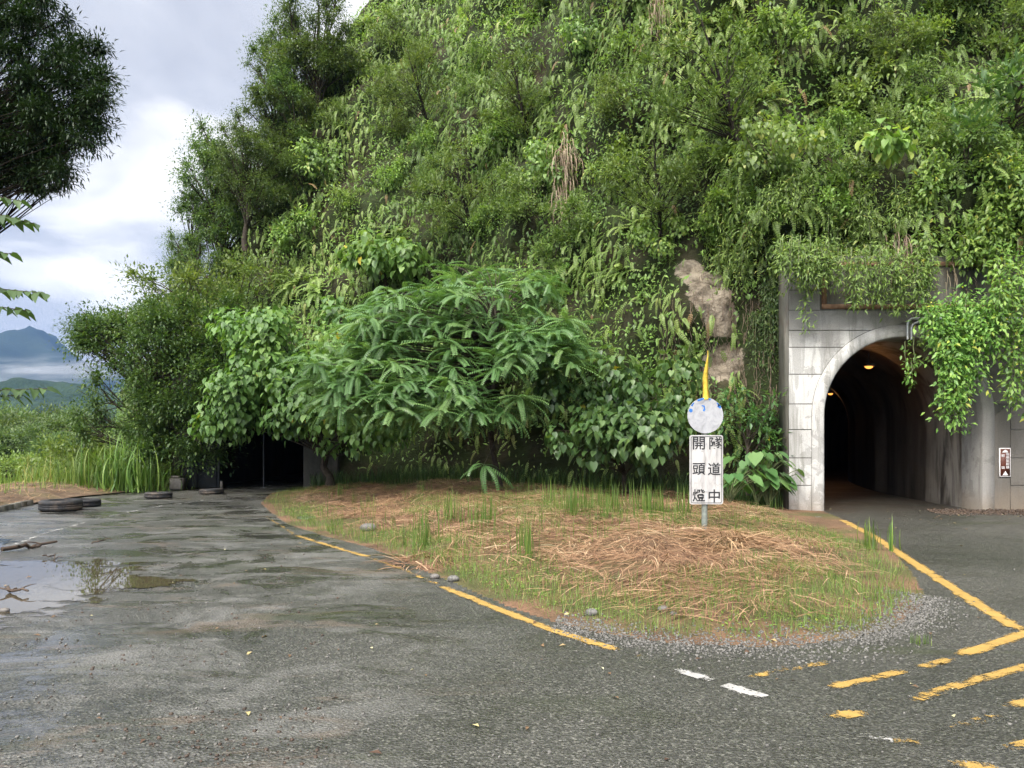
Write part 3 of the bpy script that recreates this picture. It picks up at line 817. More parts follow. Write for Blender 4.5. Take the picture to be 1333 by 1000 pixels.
for k in range(len(out) - 1):
    (xa, za), (xb, zb) = out[k], out[k + 1]
    if k == 0: V = [(XL + .01, TUN_Y + 0.02, -0.2), (xa, TUN_Y + 0.02, -0.2), (xb, TUN_Y + 0.02, zb), (XL + .01, TUN_Y + 0.02, zb)]
    elif k == len(out) - 2: V = [(xb, TUN_Y + 0.02, -0.2), (XR, TUN_Y + 0.02, -0.2), (XR, TUN_Y + 0.02, za), (xa, TUN_Y + 0.02, za)]
    else: V = [(xa, TUN_Y + 0.02, za), (xb, TUN_Y + 0.02, zb), (xb, TUN_Y + 0.02, 5.58), (xa, TUN_Y + 0.02, 5.58)]
    mb.add(V, [(0, 1, 2, 3)])
for a, b in ((XL + .01, out[1][0]), (out[-2][0], XR)):
    mb.add([(a, TUN_Y + 0.02, TUN_Z), (b, TUN_Y + 0.02, TUN_Z), (b, TUN_Y + 0.02, 5.58), (a, TUN_Y + 0.02, 5.58)], [(0, 1, 2, 3)])
box(mb, XL - 0.02, XL - 0.0005, TUN_Y + 0.012, TUN_Y + 0.6, -0.2, 5.61)
box(mb, XL, XR, TUN_Y + 0.165, TUN_Y + 0.6, 4.2, 5.6)
box(mb, XL, TUN_X - TUN_RO - 0.05, TUN_Y + 0.165, TUN_Y + 0.6, -0.2, 4.19)
box(mb, TUN_X + TUN_RO + 0.05, XR, TUN_Y + 0.165, TUN_Y + 0.6, -0.2, 4.19)
mb.build('backing_wall', M['oldwall'], portal)
mb = PB()                                                  # arch ring, slightly proud
ri, ro = arc(TUN_RI, n=36, foot=-0.2), arc(TUN_RO, n=36, foot=-0.2)
n = len(ri); yf, yb = TUN_Y - 0.025, TUN_Y + 0.75
V = [(x, yf, z) for x, z in ro] + [(x, yf + 0.0, z) for x, z in (ri + (ro - ri) * 0.12)] + [(x, yf + 0.03, z) for x, z in ri] + [(x, yb, z) for x, z in ri] + [(x, TUN_Y + 0.03, z) for x, z in ro]
i = np.arange(n - 1)
F = np.concatenate([np.stack((i + n * k, i + n * k + 1, i + n * (k + 1) + 1, i + n * (k + 1)), 1) for k in range(3)] + [np.stack((i + 4 * n, i + 4 * n + 1, i + 1, i), 1)])
mb.add(V, F)
mb.build('arch_ring', M['ring'], portal)
mb = PB()                                                  # name board above the arch: empty slate panel in a stone frame
mb_f = PB()
box(mb, PL0 + 0.1, PL1 - 0.1, TUN_Y + 0.07, TUN_Y + 0.16, PLZ0 + 0.1, PLZ1 - 0.1)
mb.build('plaque_panel', M['oldwall'], portal)
for a in ((PL0, PL1, PLZ0, PLZ0 + 0.1), (PL0, PL1, PLZ1 - 0.1, PLZ1), (PL0, PL0 + 0.1, PLZ0 + 0.1, PLZ1 - 0.1), (PL1 - 0.1, PL1, PLZ0 + 0.1, PLZ1 - 0.1)):
    box(mb_f, a[0], a[1], TUN_Y - 0.03, TUN_Y + 0.15, a[2], a[3], bev=0.02)
mb_f.build('plaque_frame', M['frame'], portal)
mb = PB()                                                  # lining: curved tube with two ribs, unseen end cap added to keep sky light out
s = np.concatenate([np.linspace(0, 12, 40), np.linspace(12.5, 42, 30)])
rib = np.zeros_like(s)
for c, w in ((1.6, 0.35), (5.6, 0.5), (11.0, 0.6), (17.5, 0.8)): rib = np.maximum(rib, (np.abs(s - c) < w).astype(float))
rad = TUN_RI + 0.22 - 0.16 * rib; rad = np.where(s < 1.25, TUN_RI + 0.04, rad)
prof = []
a = np.linspace(np.pi, 0, 24)
for sv, rv in zip(s, rad):
    cxs = tun_axis(sv); sv = sv - 0.24 if sv == 0 else sv
    prof.append([(cxs - rv, TUN_Y + 0.74 + sv, -0.2)] + [(cxs + rv * math.cos(t), TUN_Y + 0.74 + sv, TUN_Z + (rv - 0.02) * math.sin(t)) for t in a] + [(cxs + rv, TUN_Y + 0.74 + sv, -0.2)])
pr = np.array(prof); k, n = pr.shape[:2]
i = (np.arange((k - 1) * n).reshape(k - 1, n)[:, :-1]).ravel()
mb.add(pr.reshape(-1, 3), np.stack((i, i + n, i + n + 1, i + 1), 1))
mb.add(pr[-1], [tuple(range(n))])
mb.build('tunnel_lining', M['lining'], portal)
mb = PB()                                                  # two conduits bending over the crown
zc = TUN_Z + TUN_RO
for q, off in ((0, 0.0), (1, 0.085)):
    x0 = 8.62 + off; zt = 4.20 - off
    pts = [(x0, TUN_Y + 0.5, 3.72)] + [(x0, TUN_Y - 0.06, 3.74)] + [(x0, TUN_Y - 0.06, zt - 0.14)] + [(x0 + 0.14 * (1 - math.cos(t)), TUN_Y - 0.06, zt - 0.14 + 0.14 * math.sin(t)) for t in np.linspace(0.2, 1.57, 6)] + [(11.2, TUN_Y - 0.06, zt)]
    tube(mb, pts[1:], 0.027, 8)
mb.build('conduit_pipe', M['galv'], portal, True)

def tunnel_lamp(loc_, rz, label, watts):
    t = thing('tunnel_lamp', label, 'lamp', loc_, rz, 'lamps under the tunnel roof'); t.scale = (0.72,) * 3
    mb = MB(); box(mb, -0.17, 0.17, -0.12, 0.12, 0.03, 0.12, bev=0.02); tube(mb, [(0, 0, 0.1), (0, 0, 0.5)], 0.02, 6); mb.build('housing', M['steelpale'], t)
    mb = MB()
    a = np.linspace(0, 2 * np.pi, 14, endpoint=False); rings = []
    for ph in np.linspace(0, 1.45, 5): rings.append(np.stack((0.15 * np.cos(ph) * np.cos(a), 0.11 * np.cos(ph) * np.sin(a), 0.03 - 0.09 * np.sin(ph) + 0 * a), 1))
    V = np.concatenate(rings); mb.add(V, [(i * 14 + j, (i + 1) * 14 + j, (i + 1) * 14 + (j + 1) % 14, i * 14 + (j + 1) % 14) for i in range(4) for j in range(14)])
    mb.add(rings[-1], [tuple(range(14))])
    mb.build('diffuser', M['lamp'], t, True)
    l = bpy.data.lights.new('lamp_light', 'POINT'); l.energy = watts; l.color = (1.0, 0.42, 0.12); l.shadow_soft_size = 0.12
    lo = bpy.data.objects.new('lamp_light', l); COL.objects.link(lo); lo.parent = t; lo.location = (0, 0, -0.2)
tunnel_lamp(at(1131, 478, 19.6), R(10), 'lit orange lamp hanging under the tunnel roof, nearest the mouth', 4)
tunnel_lamp(at(1081, 513, 30.5), R(25), 'small lit orange lamp deeper inside the tunnel, half hidden by the pier', 8)

# small brown sign on the pilaster
t = thing('wall_sign', 'small brown sign with white arrow and characters on the dark pilaster', 'sign', (0, 0, 0))
t.location = tuple(at(1308, 602, TUN_Y - 0.02))
mb = MB(); box(mb, -0.125, 0.125, -0.012, 0.012, -0.315, 0.315, bev=0.006); mb.build('backplate', M['whitepaint'], t)
mb = MB(); box(mb, -0.105, 0.105, -0.017, -0.0125, -0.295, 0.295); mb.build('sign_face', M['brownsign'], t)
mb = MB()
yq = -0.0205
def flat(poly): mb.add([(x, yq, z) for x, z in poly], [tuple(range(len(poly)))])
flat([(-0.07, 0.215), (-0.02, 0.215), (0.06, 0.215), (0.05, 0.25), (0.0, 0.278), (-0.05, 0.25)])
for cx_, cz_ in ((0.05, 0.175), (0.05, 0.105), (0.05, 0.035), (0.05, -0.035), (0.05, -0.105), (-0.05, 0.145), (-0.05, -0.115)):
    for k in range(4): flat([(cx_ - 0.034, cz_ - 0.024 + k * 0.015), (cx_ + 0.034, cz_ - 0.024 + k * 0.015), (cx_ + 0.034, cz_ - 0.016 + k * 0.015), (cx_ - 0.034, cz_ - 0.016 + k * 0.015)])
    for sx in (-0.022, 0.016): flat([(cx_ + sx, cz_ - 0.027), (cx_ + sx + 0.008, cz_ - 0.027), (cx_ + sx + 0.008, cz_ + 0.03), (cx_ + sx, cz_ + 0.03)])
flat([(-0.06, -0.28), (0.06, -0.28), (0.03, -0.235), (0.0, -0.185), (-0.03, -0.235)])
mb.build('white_symbol', M['whitepaint'], t)

# ------------------------------------------------------------------ left tunnel: mossy portal, hoarding
LT = thing('old_tunnel_portal', 'dark mossy masonry tunnel mouth half hidden under the overhanging broad leaves', 'tunnel portal', (-8.4, 24.2, 0))
class LB(MB):
    def add(s, V, F, tint=0.5, mi=0): super().add(np.asarray(V) - np.array((-8.4, 24.2, 0)), F, tint, mi)
mb = LB(); LCX, LR, LZ = -8.35, 1.78, 1.5
oa = arc(LR, LZ, LCX, 24, -0.2)
for k in range(len(oa) - 1):
    (xa, za), (xb, zb) = oa[k], oa[k + 1]
    if k == 0: V = [(-10.7, -0.2), (xa, -0.2), (xb, zb), (-10.7, zb)]
    elif k == len(oa) - 2: V = [(xb, -0.2), (-5.5, -0.2), (-5.5, za), (xa, za)]
    else: V = [(xa, za), (xb, zb), (xb, 3.6), (xa, 3.6)]
    mb.add([(x, 24.2, z) for x, z in V], [(0, 1, 2, 3)])
for a, b in ((-10.7, LCX - LR), (LCX + LR, -5.5)): mb.add([(a, 24.2, LZ), (b, 24.2, LZ), (b, 24.2, 3.6), (a, 24.2, 3.6)], [(0, 1, 2, 3)])
n = len(oa); i = np.arange(n - 1)
mb.add([(x, 24.2, z) for x, z in oa] + [(x, 24.9, z) for x, z in oa], np.stack((i, i + n, i + n + 1, i + 1), 1))
box(mb, -5.55, -5.51, 24.21, 25.5, -0.2, 3.59); box(mb, -10.69, -10.65, 24.21, 25.5, -0.2, 3.59)
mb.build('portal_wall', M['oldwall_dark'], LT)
mb = LB(); ia = arc(LR + 0.05, LZ, LCX, 24, -0.2)
mb.add([(x, 24.88, z) for x, z in ia] + [(x + 1.0, 42, z) for x, z in ia], np.stack((i, i + n, i + n + 1, i + 1), 1))
mb.add([(x + 1.0, 42, z) for x, z in ia], [tuple(range(n))])
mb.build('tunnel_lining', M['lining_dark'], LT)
t = thing('site_hoarding', 'dark sheet metal hoarding closing one side of the old tunnel mouth', 'hoarding', (-9.75, 23.95, 0))
mb = MB()
for k in range(2):
    box(mb, -0.62 + k * 0.595, -0.62 + k * 0.595 + 0.58, -0.03, 0.0, 0.05, 1.95, bev=0.012)
box(mb, -0.63, 0.56, 0.003, 0.02, 0.03, 1.97); mb.build('panel', M['steel'], t)
mb = MB(); box(mb, -0.6, -0.25, -0.045, -0.032, 1.22, 1.93); mb.build('patch', M['steelpale'], t)
for x in (-0.62, 0.58):
    mb = MB(); box(mb, x - 0.03, x + 0.03, 0.022, 0.08, 0, 2.05); mb.build('post', M['steelpale'], t)
t = thing('gate_post', 'thin dark steel upright standing alone in the black tunnel mouth', 'post', (-7.95, 24.6, 0))
mb = MB(); tube(mb, [(0, 0, 0), (0, 0, 2.9)], 0.03, 8); mb.build('pole', M['steel'], t)
mb = MB(); box(mb, -0.1, 0.1, -0.1, 0.1, 0.0, 0.02); mb.build('base_plate', M['steelpale'], t)
mb = MB(); box(mb, -0.04, 0.04, -0.04, 0.04, 0, 0.26, bev=0.015)
tag(mb.build('marker_post', M['stonedark'], loc=(-8.98, 23.75, 0.0)), 'short pale marker stub at the foot of the hoarding', 'post')
mb = MB(); box(mb, -0.2, 0.2, -0.16, 0.16, 0, 0.36, bev=0.05); box(mb, -0.17, 0.09, -0.11, 0.12, 0.36, 0.43, bev=0.03)
tag(mb.build('concrete_block', M['stonedark'], loc=(-10.15, 23.3, 0.02)), 'broken pale concrete block beside the dark hoarding', 'block')

# ------------------------------------------------------------------ headlamp sign on the island
SY = 11.7
sb_ = at(918, 686, SY); sz = float(bank_z(sb_[0], SY))
sign = thing('road_sign', 'faded white headlamp warning sign with blank round plate standing in the dry grass', 'road sign', (sb_[0], SY, sz))
def sl(px, py): p = at(px, py, SY); return p[0] - sb_[0], p[2] - sz
mb = MB(); tube(mb, [(0, 0.05, -0.2), (0.005, 0.05, 0.8), (0, 0.05, sl(918, 524)[1])], 0.045, 10); mb.build('post', M['post'], sign, True)
def rrect(x0, x1, z0, z1, r, k=5):
    out = []
    for cx_, cz_, a0 in ((x1 - r, z1 - r, 0), (x0 + r, z1 - r, 90), (x0 + r, z0 + r, 180), (x1 - r, z0 + r, 270)):
        out += [(cx_ + r * math.cos(R(a0 + 90 * j / k)), cz_ + r * math.sin(R(a0 + 90 * j / k))) for j in range(k + 1)]
    return np.array(out)
x0, z1 = sl(897.5, 566.5); x1, z0 = sl(941, 656.5)
pn = rrect(x0, x1, z0, z1, 0.035)
def plate(mb, poly, y0, y1, mi=0):
    extrude_poly(mb, [tuple(p) for p in poly[::-1]] if False else [tuple(p) for p in poly], y0, y1, mi)
mb = MB(); plate(mb, pn, -0.012, 0.0)
panel = mb.build('text_panel', M['signwhite'], sign)
mb = MB()
po, pi_ = rrect(x0 + 0.018, x1 - 0.018, z0 + 0.018, z1 - 0.018, 0.028), rrect(x0 + 0.026, x1 - 0.026, z0 + 0.026, z1 - 0.026, 0.022)
n = len(po); V = [(x, -0.0155, z) for x, z in po] + [(x, -0.0155, z) for x, z in pi_]
mb.add(V, [(i, (i + 1) % n, (i + 1) % n + n, i + n) for i in range(n)])
def glyph(mb, ch, cx_, cz_, size, y, wide=1.0):
    cu = bpy.data.curves.new('glyph', 'FONT'); cu.body = ch; cu.size = 1.0; cu.offset = 0.012; cu.resolution_u = 3
    ob = bpy.data.objects.new('glyph', cu); COL.objects.link(ob)
    bpy.context.view_layer.update()
    me = ob.evaluated_get(bpy.context.evaluated_depsgraph_get()).to_mesh()
    if me and len(me.vertices):
        V = np.array([v.co[:] for v in me.vertices]); lo, hi = V.min(0), V.max(0); c = (lo + hi) / 2
        k = size / max(hi[1] - lo[1], hi[0] - lo[0])
        W = np.stack((cx_ + (V[:, 0] - c[0]) * k * wide, np.full(len(V), y), cz_ + (V[:, 1] - c[1]) * k), 1)
        fs = [tuple(p.vertices) for p in me.polygons]
        for sz_ in set(map(len, fs)): mb.add(W, [f for f in fs if len(f) == sz_])
    ob.to_mesh_clear() if hasattr(ob, 'to_mesh_clear') else None
    bpy.data.objects.remove(ob); bpy.data.curves.remove(cu)
for ch, px, py in (('隧', 931, 577), ('道', 929.5, 610.5), ('中', 929.5, 645.5), ('開', 909.5, 577), ('頭', 909.5, 610.5), ('燈', 909.5, 645)):
    x, z = sl(px, py); glyph(mb, ch, x, z, 0.196, -0.0158)
mb.build('lettering', M['black'], panel)
for bz in (z1 - 0.13, z0 + 0.2):
    mb = MB(); tube(mb, [((x0 + x1) / 2, -0.012, bz), ((x0 + x1) / 2, -0.022, bz)], 0.011, 6); mb.build('bolt', M['galv'], panel)
cx0, cz0 = sl(918, 541); rr = 0.272
circ = [(cx0 + rr * math.cos(t), cz0 + rr * math.sin(t)) for t in np.linspace(0, 2 * np.pi, 40, endpoint=False)]
mb = MB(); plate(mb, circ, -0.012, 0.0)
disc = mb.build('round_plate', M['disc'], sign)
mb = MB()
def blob(cx_, cz_, pts): mb.add([(cx0 + rr * (cx_ + x), -0.0155, cz0 + rr * (cz_ + z)) for x, z in pts], [tuple(range(len(pts)))])
blob(-0.83, 0.28, [(-0.1, -0.04), (0.02, -0.12), (0.12, -0.05), (0.1, 0.08), (-0.05, 0.1)])
blob(-0.1, 0.42, [(-0.12, 0.1), (-0.1, 0.16), (0.06, 0.13), (0.1, -0.1), (0.02, -0.2), (-0.05, -0.14), (0.02, -0.02), (-0.02, 0.08)])
blob(0.78, 0.5, [(-0.12, 0.0), (0.0, -0.1), (0.1, -0.1), (0.06, 0.06), (-0.06, 0.16)])
for a0, a1 in ((72, 118), (34, 48), (132, 146)):
    aa = [R(v) for v in np.linspace(a0, a1, 8)]
    mb.add([(cx0 + rr * 0.985 * math.cos(t), -0.0155, cz0 + rr * 0.985 * math.sin(t)) for t in aa] + [(cx0 + rr * (0.9 + 0.03 * math.sin(9 * t)) * math.cos(t), -0.0155, cz0 + rr * (0.9 + 0.03 * math.sin(9 * t)) * math.sin(t)) for t in aa[::-1]], [tuple(range(16))])
mb.build('paint_remnant', M['blue'], disc)
mb = MB()                                                  # yellow strip tied to the top
prof = [(914.5, 924, 520), (915.2, 922.4, 505), (915, 922.2, 492), (916.8, 922, 480), (918.6, 921.6, 470), (920.2, 921.2, 463), (920.6, 921.0, 457)]
V = []
for k, (a, b, py) in enumerate(prof):
    (xa, z), (xb, _) = sl(a, py), sl(b, py); yy = -0.02 + 0.03 * math.sin(k)
    V += [(xa, yy + 0.012, z), ((xa + xb) / 2, yy - 0.012, z), (xb, yy + 0.012, z), ((xa + xb) / 2, yy + 0.02, z)]
mb.add(V, [(4 * k + j, 4 * k + (j + 1) % 4, 4 * k + 4 + (j + 1) % 4, 4 * k + 4 + j) for k in range(len(prof) - 1) for j in range(4)])
mb.build('yellow_streamer', M['yellowcloth'], sign)

# ------------------------------------------------------------------ tyres
def tyre_mesh():
    mb = MB(); n = 72
    prof = [(0.24, 0.03), (0.235, 0.0), (0.30, -0.005), (0.37, 0.0), (0.415, 0.02), (0.43, 0.05), (0.432, 0.085), (0.42, 0.09), (0.42, 0.10), (0.432, 0.105), (0.432, 0.125), (0.42, 0.13), (0.42, 0.14), (0.432, 0.145), (0.43, 0.18), (0.415, 0.21), (0.37, 0.23), (0.30, 0.235), (0.235, 0.23), (0.24, 0.2), (0.25, 0.19), (0.33, 0.17), (0.38, 0.12), (0.33, 0.06), (0.25, 0.04)]
    k = len(prof); V = []
    for j in range(n):
        t = 2 * np.pi * j / n
        for r, z in prof:
            rr_ = r - (0.008 if (j % 3 == 0 and r > 0.425) else 0)
            V.append((rr_ * math.cos(t), rr_ * math.sin(t), z))
    mb.add(V, [(j * k + i, ((j + 1) % n) * k + i, ((j + 1) % n) * k + (i + 1) % k, j * k + (i + 1) % k) for j in range(n) for i in range(k)])
    return mb
tg = 'old tyres lying along the road edge'
p = gp(64, 667); ty = tyre_mesh().build('tyre', M['rubber'], smooth=False, loc=(p[0], p[1] + 0.43, 0.004))
tag(ty, 'large worn black tyre lying flat on the gutter, nearest to the puddle', 'tyre', tg)
for px, py, sc, lab in ((97, 661, 0.86, 'worn black tyre partly hidden behind the largest tyre'), (198, 650, 0.80, 'smaller black tyre lying alone on the road edge before the tall grass'), (269, 644, 0.78, 'dark tyre lying in front of the metal hoarding')):
    p = gp(px, py); c = ty.copy(); COL.objects.link(c); c.location = (p[0], p[1] + 0.36, 0.004); c.scale = (sc, sc, sc * (0.78 if px > 250 else 0.85)); c.rotation_euler = (R(1.5), R(-1), px); c['label'] = lab

# ------------------------------------------------------------------ plant builders
UP = np.array((0.0, 0.0, 1.0))
T_KITE, T_NARROW, T_THIN = t_kite(0.45), t_kite(0.26), t_kite(0.14)
T_HEART, T_BIGHEART = t_heart(0.88), t_heart(0.95, 0.2, 0.12)
T_PINN = t_frond(14, 0.05, 0.15, 0.8, 68, 0.3, 0.3)
T_PINN_DROOP = t_frond(14, 0.048, 0.14, 1.4, 64, 0.4, 0.45)
T_PINN_FLAT = t_frond(12, 0.055, 0.15, 0.35, 62, 0.2, 0.2)
T_FERN = t_frond(10, 0.07, 0.2, 1.1, 58, 0.7, 0.2)
T_BLADE = t_blade(0.03, 1.1, 4)

def crown_clumps(c, rad, n, r, shell=0.55):
    d = rand_unit(n); q = shell + (1 - shell) * rng.random(n)
    p = np.array(c) + d * np.array(rad) * q[:, None]
    return np.c_[p, r * (0.7 + 0.6 * rng.random(n))]

def leaves_on_clumps(mb, clumps, per, tmpl, size, mode, tone=0.0, flat_=0.8):
    for cx_, cy_, cz_, r in clumps:
        n = max(4, int(per * r * r))
        u = rand_unit(n); q = np.minimum(np.abs(rng.normal(0, 0.6, n)), 1.0 + 0.12 * rng.random(n))[:, None] if mode != 'hang' else (rng.random(n) ** 0.45)[:, None]
        p = np.array((cx_, cy_, cz_)) + u * q * r * np.array((1, 1, flat_))
        rn = rng.normal(size=(n, 3))
        if mode == 'hang':
            d = u * 0.5 - UP * 0.75 + rn * 0.3; nr = u * 0.7 + UP * 0.7 + rn * 0.15
        elif mode == 'up':
            d = u * 0.8 + UP * 0.35 + rn * 0.45; nr = UP + rn * 0.5
        else:
            d = u * 0.9 - UP * 0.1 + rn * 0.5; nr = UP + u * 0.3 + rn * 0.4
        t = np.clip(rng.normal(0.45, 0.2, n) + rng.normal(0, 0.1) + tone, 0, 0.97)
        t = np.where(rng.random(n) < 0.0025, 1.0, t)
        scatter(mb, tmpl, p, d, nr, size * (0.65 + 0.6 * rng.random(n)), t)

def wood(trunk, r0, r1, clumps, limb_r, twigs=3):
    mb = MB(); trunk = np.asarray(trunk, float)
    n = 14; q = np.linspace(0, len(trunk) - 1, n)
    T = np.stack([np.interp(q, np.arange(len(trunk)), trunk[:, k]) for k in range(3)], 1)
    T[1:-1] += rng.normal(size=(n - 2, 3)) * r0 * 0.35
    rad = np.linspace(r0, r1, n); rad[0] *= 1.35
    tube(mb, T, rad, 8)
    for c in clumps:
        p = np.array(c[:3]); ht = np.clip((p[2] - T[0, 2]) * 0.55 + T[0, 2], T[2, 2], T[-1, 2]) if T[-1, 2] > T[0, 2] else T[0, 2]
        i = int(np.argmin(np.abs(T[:, 2] - ht + rng.normal() * 0.2))); i = max(2, i)
        a = T[i]; mid = (a + p) / 2 + rng.normal(size=3) * 0.12 * np.linalg.norm(p - a) + UP * 0.1 * np.linalg.norm(p - a)
        pts = bezier(a, mid, p, 7)
        tube(mb, pts, np.linspace(min(limb_r, rad[i] * 0.8), limb_r * 0.25, 7), 5)
        for _ in range(twigs):
            e = p + rand_unit(1)[0] * c[3] * 0.85
            tube(mb, bezier(pts[4], p * 0.6 + e * 0.4, e, 4), np.linspace(limb_r * 0.3, limb_r * 0.08, 4), 4)
    return mb

def plant(name, label, cat, base, trunk, clumps, tmpl, size, per, mode, leafmat, bark='bark', r0=0.1, r1=0.03, limb=0.03, tone=0.0, group=None, flat_=0.8, twigs=3, extra=None):
    base = np.array(base, float)
    t = thing(name, label, cat, base, 0, group)
    cl_ = np.array(clumps, float).copy(); cl_[:, :3] -= base
    tr = np.array(trunk, float) - base
    wood(tr, r0, r1, cl_, limb, twigs).build('trunk', M[bark], t, True)
    mb = MB(); leaves_on_clumps(mb, cl_, per, tmpl, size, mode, tone, flat_)
    if extra: extra(mb, base)
    mb.build('crown', M[leafmat], t)
    return t

def clump_px(lst):
    """(px, py, depth, radius) -> world clumps"""
    return np.array([(*at(px, py, D), r) for px, py, D, r in lst])

def fill_px(boxes, n, r):
    out = []
    for _ in range(n):
        px0, px1, py0, py1, d0, d1 = boxes[rng.integers(len(boxes))]
        a, b = rng.random(2)
        out.append((*at(px0 + (px1 - px0) * a, py0 + (py1 - py0) * b, d0 + (d1 - d0) * rng.random()), r * (0.75 + 0.5 * rng.random())))
    return np.array(out)

# ------------------------------------------------------------------ hero trees before the cliff
def pinnate_tree():
    D = 18.8; base = np.array((at(652, 640, 19.6)[0], 19.6, float(bank_z(-0.3, 19.6)) - 0.05))
    t = thing('compound_leaf_tree', 'spreading tree of long feather-like compound leaves in the middle of the cliff foot', 'tree', base)
    top = at(645, 395, D) - base
    tips = []
    cxy = at(625, 400, D)
    tips = [tuple(v[:3]) for v in fill_px([(560, 720, 345, 385, 18, 20.5), (500, 745, 370, 430, 17.4, 20.5), (455, 755, 410, 475, 17.0, 19.8), (430, 600, 460, 530, 16.8, 18.6), (430, 620, 490, 545, 16.8, 18.4), (520, 700, 490, 545, 17.2, 18.6), (640, 755, 430, 480, 17, 19), (400, 520, 430, 520, 17.2, 19), (470, 600, 375, 430, 17.6, 20)], 430, 1.0)]
    for px, py in ((500, 545), (540, 570), (610, 575), (470, 520), (630, 630), (690, 470), (735, 440), (560, 555), (520, 520)):
        tips.append(tuple(at(px, py - 25, D - 1.4)))
    tips = np.array(tips) - base
    mb = MB()
    tube(mb, bezier(np.array((0, 0, 0)), np.array((-0.45, 0, 2.0)), top * np.array((1, 1, 0.55)) + np.array((-0.05, 0, 0)), 9), np.linspace(0.085, 0.05, 9), 8)
    tube(mb, bezier(top * np.array((1, 1, 0.55)) + np.array((-0.05, 0, 0)), top * np.array((1, 1, 0.75)), top, 8), np.linspace(0.05, 0.03, 8), 7)
    for p in tips:
        f = np.clip(0.35 + 0.6 * (p[2] - 1.0) / 4.5, 0.3, 0.98); a = top * np.array((1, 1, f)) * np.array((f, f, 1))
        m = (a + p) / 2; m[2] = max(m[2], p[2] - 0.1)
        tube(mb, bezier(a, m, p, 6), np.linspace(0.018, 0.006, 6), 4)
    mb.build('trunk', M['bark'], t, True)
    mb = MB()
    for p in tips:
        n = int(rng.integers(5, 11)); az0 = math.atan2(p[1] - (D - base[1]), p[0] - (cxy[0] - base[0]))
        az = az0 + np.linspace(-2.1, 2.1, n) + rng.normal(0, 0.2, n)
        el = rng.normal(0.12, 0.28, n)
        d = np.stack((np.cos(az) * np.cos(el), np.sin(az) * np.cos(el), np.sin(el)), 1)
        ti = np.clip(rng.normal(0.5, 0.18) + rng.normal(0, 0.12, n), 0, 1)
        sz_ = 0.48 + 0.42 * rng.random(n); w_ = rng.random(n); nr_ = UP + rng.normal(size=(n, 3)) * 0.22
        for lo_, hi_, T_ in ((0, 0.4, T_PINN), (0.4, 0.75, T_PINN_DROOP), (0.75, 1.01, T_PINN_FLAT)):
            j = (w_ >= lo_) & (w_ < hi_)
            scatter(mb, T_, np.repeat(p[None], n, 0)[j], d[j], nr_[j], sz_[j], ti[j])
    mb.build('crown', M['pinnate'], t)
pinnate_tree()

b = np.array((at(815, 640, 18.4)[0], 18.4, 0.25))
plant('broad_leaf_shrub', 'rounded glossy heart-leaved shrub behind the road sign', 'shrub', b,
      [b, b + (-0.1, -0.1, 0.9), at(800, 520, 18.0)], np.concatenate([fill_px([(705, 880, 480, 520, 16.8, 18.6), (690, 890, 505, 560, 16.6, 18.2), (740, 885, 545, 585, 16.6, 17.6)], 34, 0.6), fill_px([(680, 740, 560, 585, 16.8, 17.6), (800, 850, 585, 605, 16.6, 17.4)], 5, 0.36)]),
      T_HEART, 0.175, 240, 'hang', 'heart_dark', r0=0.06, r1=0.03, limb=0.02)
b = np.array((at(430, 640, 23.0)[0], 23.0, 0.2))
plant('broad_leaf_tree', 'bright heart-leaved tree drooping over the old tunnel mouth', 'tree', b,
      [b, b + (-0.3, -0.3, 1.8), at(400, 470, 22.6)], np.concatenate([fill_px([(290, 420, 420, 520, 21.0, 23.4), (330, 520, 400, 480, 21.6, 23.6), (360, 520, 470, 560, 20.6, 22.4), (280, 400, 500, 550, 21.0, 22.6)], 52, 0.8),
      fill_px([(395, 470, 545, 590, 20.8, 22), (270, 330, 520, 560, 21.6, 22.6), (430, 520, 530, 580, 20.8, 21.6)], 12, 0.5)]), T_HEART, 0.175, 250, 'hang', 'heart', r0=0.12, r1=0.05, limb=0.03, tone=0.08)
b, _n = cliff_hit(505, 395)
plant('broad_leaf_sapling', 'pale heart-leaved sapling growing on the slope above the feather-leaved tree', 'shrub', b, [b, b + (0, -0.4, 0.6), b + (0, -0.7, 1.3)],
      np.concatenate([crown_clumps(b + (0.0, -1.0, 1.3), (1.25, 0.7, 0.55), 14, 0.6)]), T_HEART, 0.22, 150, 'hang', 'heart', r0=0.05, limb=0.02, tone=0.15)
# dark small-leaved trees at the end of the cliff
b = np.array((at(240, 640, 26.0)[0], 26.0, -0.2))
plant('dark_tree', 'dark small-leaved tree leaning out from the end of the cliff beside the tall grass', 'tree', b,
      [b, b + (-0.4, 0, 2.5), at(215, 480, 26)], np.concatenate([fill_px([(110, 300, 440, 520, 23.5, 27), (95, 220, 500, 580, 23.5, 26), (200, 330, 500, 600, 23.8, 25.5), (130, 330, 400, 460, 25, 28), (100, 160, 415, 450, 25, 27), (170, 275, 440, 600, 22.6, 23.8), (185, 300, 430, 560, 22.6, 23.9), (150, 300, 390, 450, 23.0, 26)], 165, 0.72)]),
      T_KITE, 0.125, 720, 'tuft', 'dark', r0=0.2, r1=0.06, limb=0.05)
b = np.array((at(300, 560, 27.0)[0], 27.5, 0.5))
plant('loose_tree', 'loose mid-green tree on the slope above the dark tree', 'tree', b,
      [b, b + (0.2, -0.3, 2.5), at(290, 440, 27)], np.concatenate([fill_px([(150, 330, 355, 430, 25.5, 29), (200, 360, 380, 460, 25, 28), (240, 370, 340, 400, 26, 29)], 62, 0.75)]),
      T_KITE, 0.15, 300, 'up', 'feather', r0=0.12, r1=0.05, limb=0.04, tone=0.05)

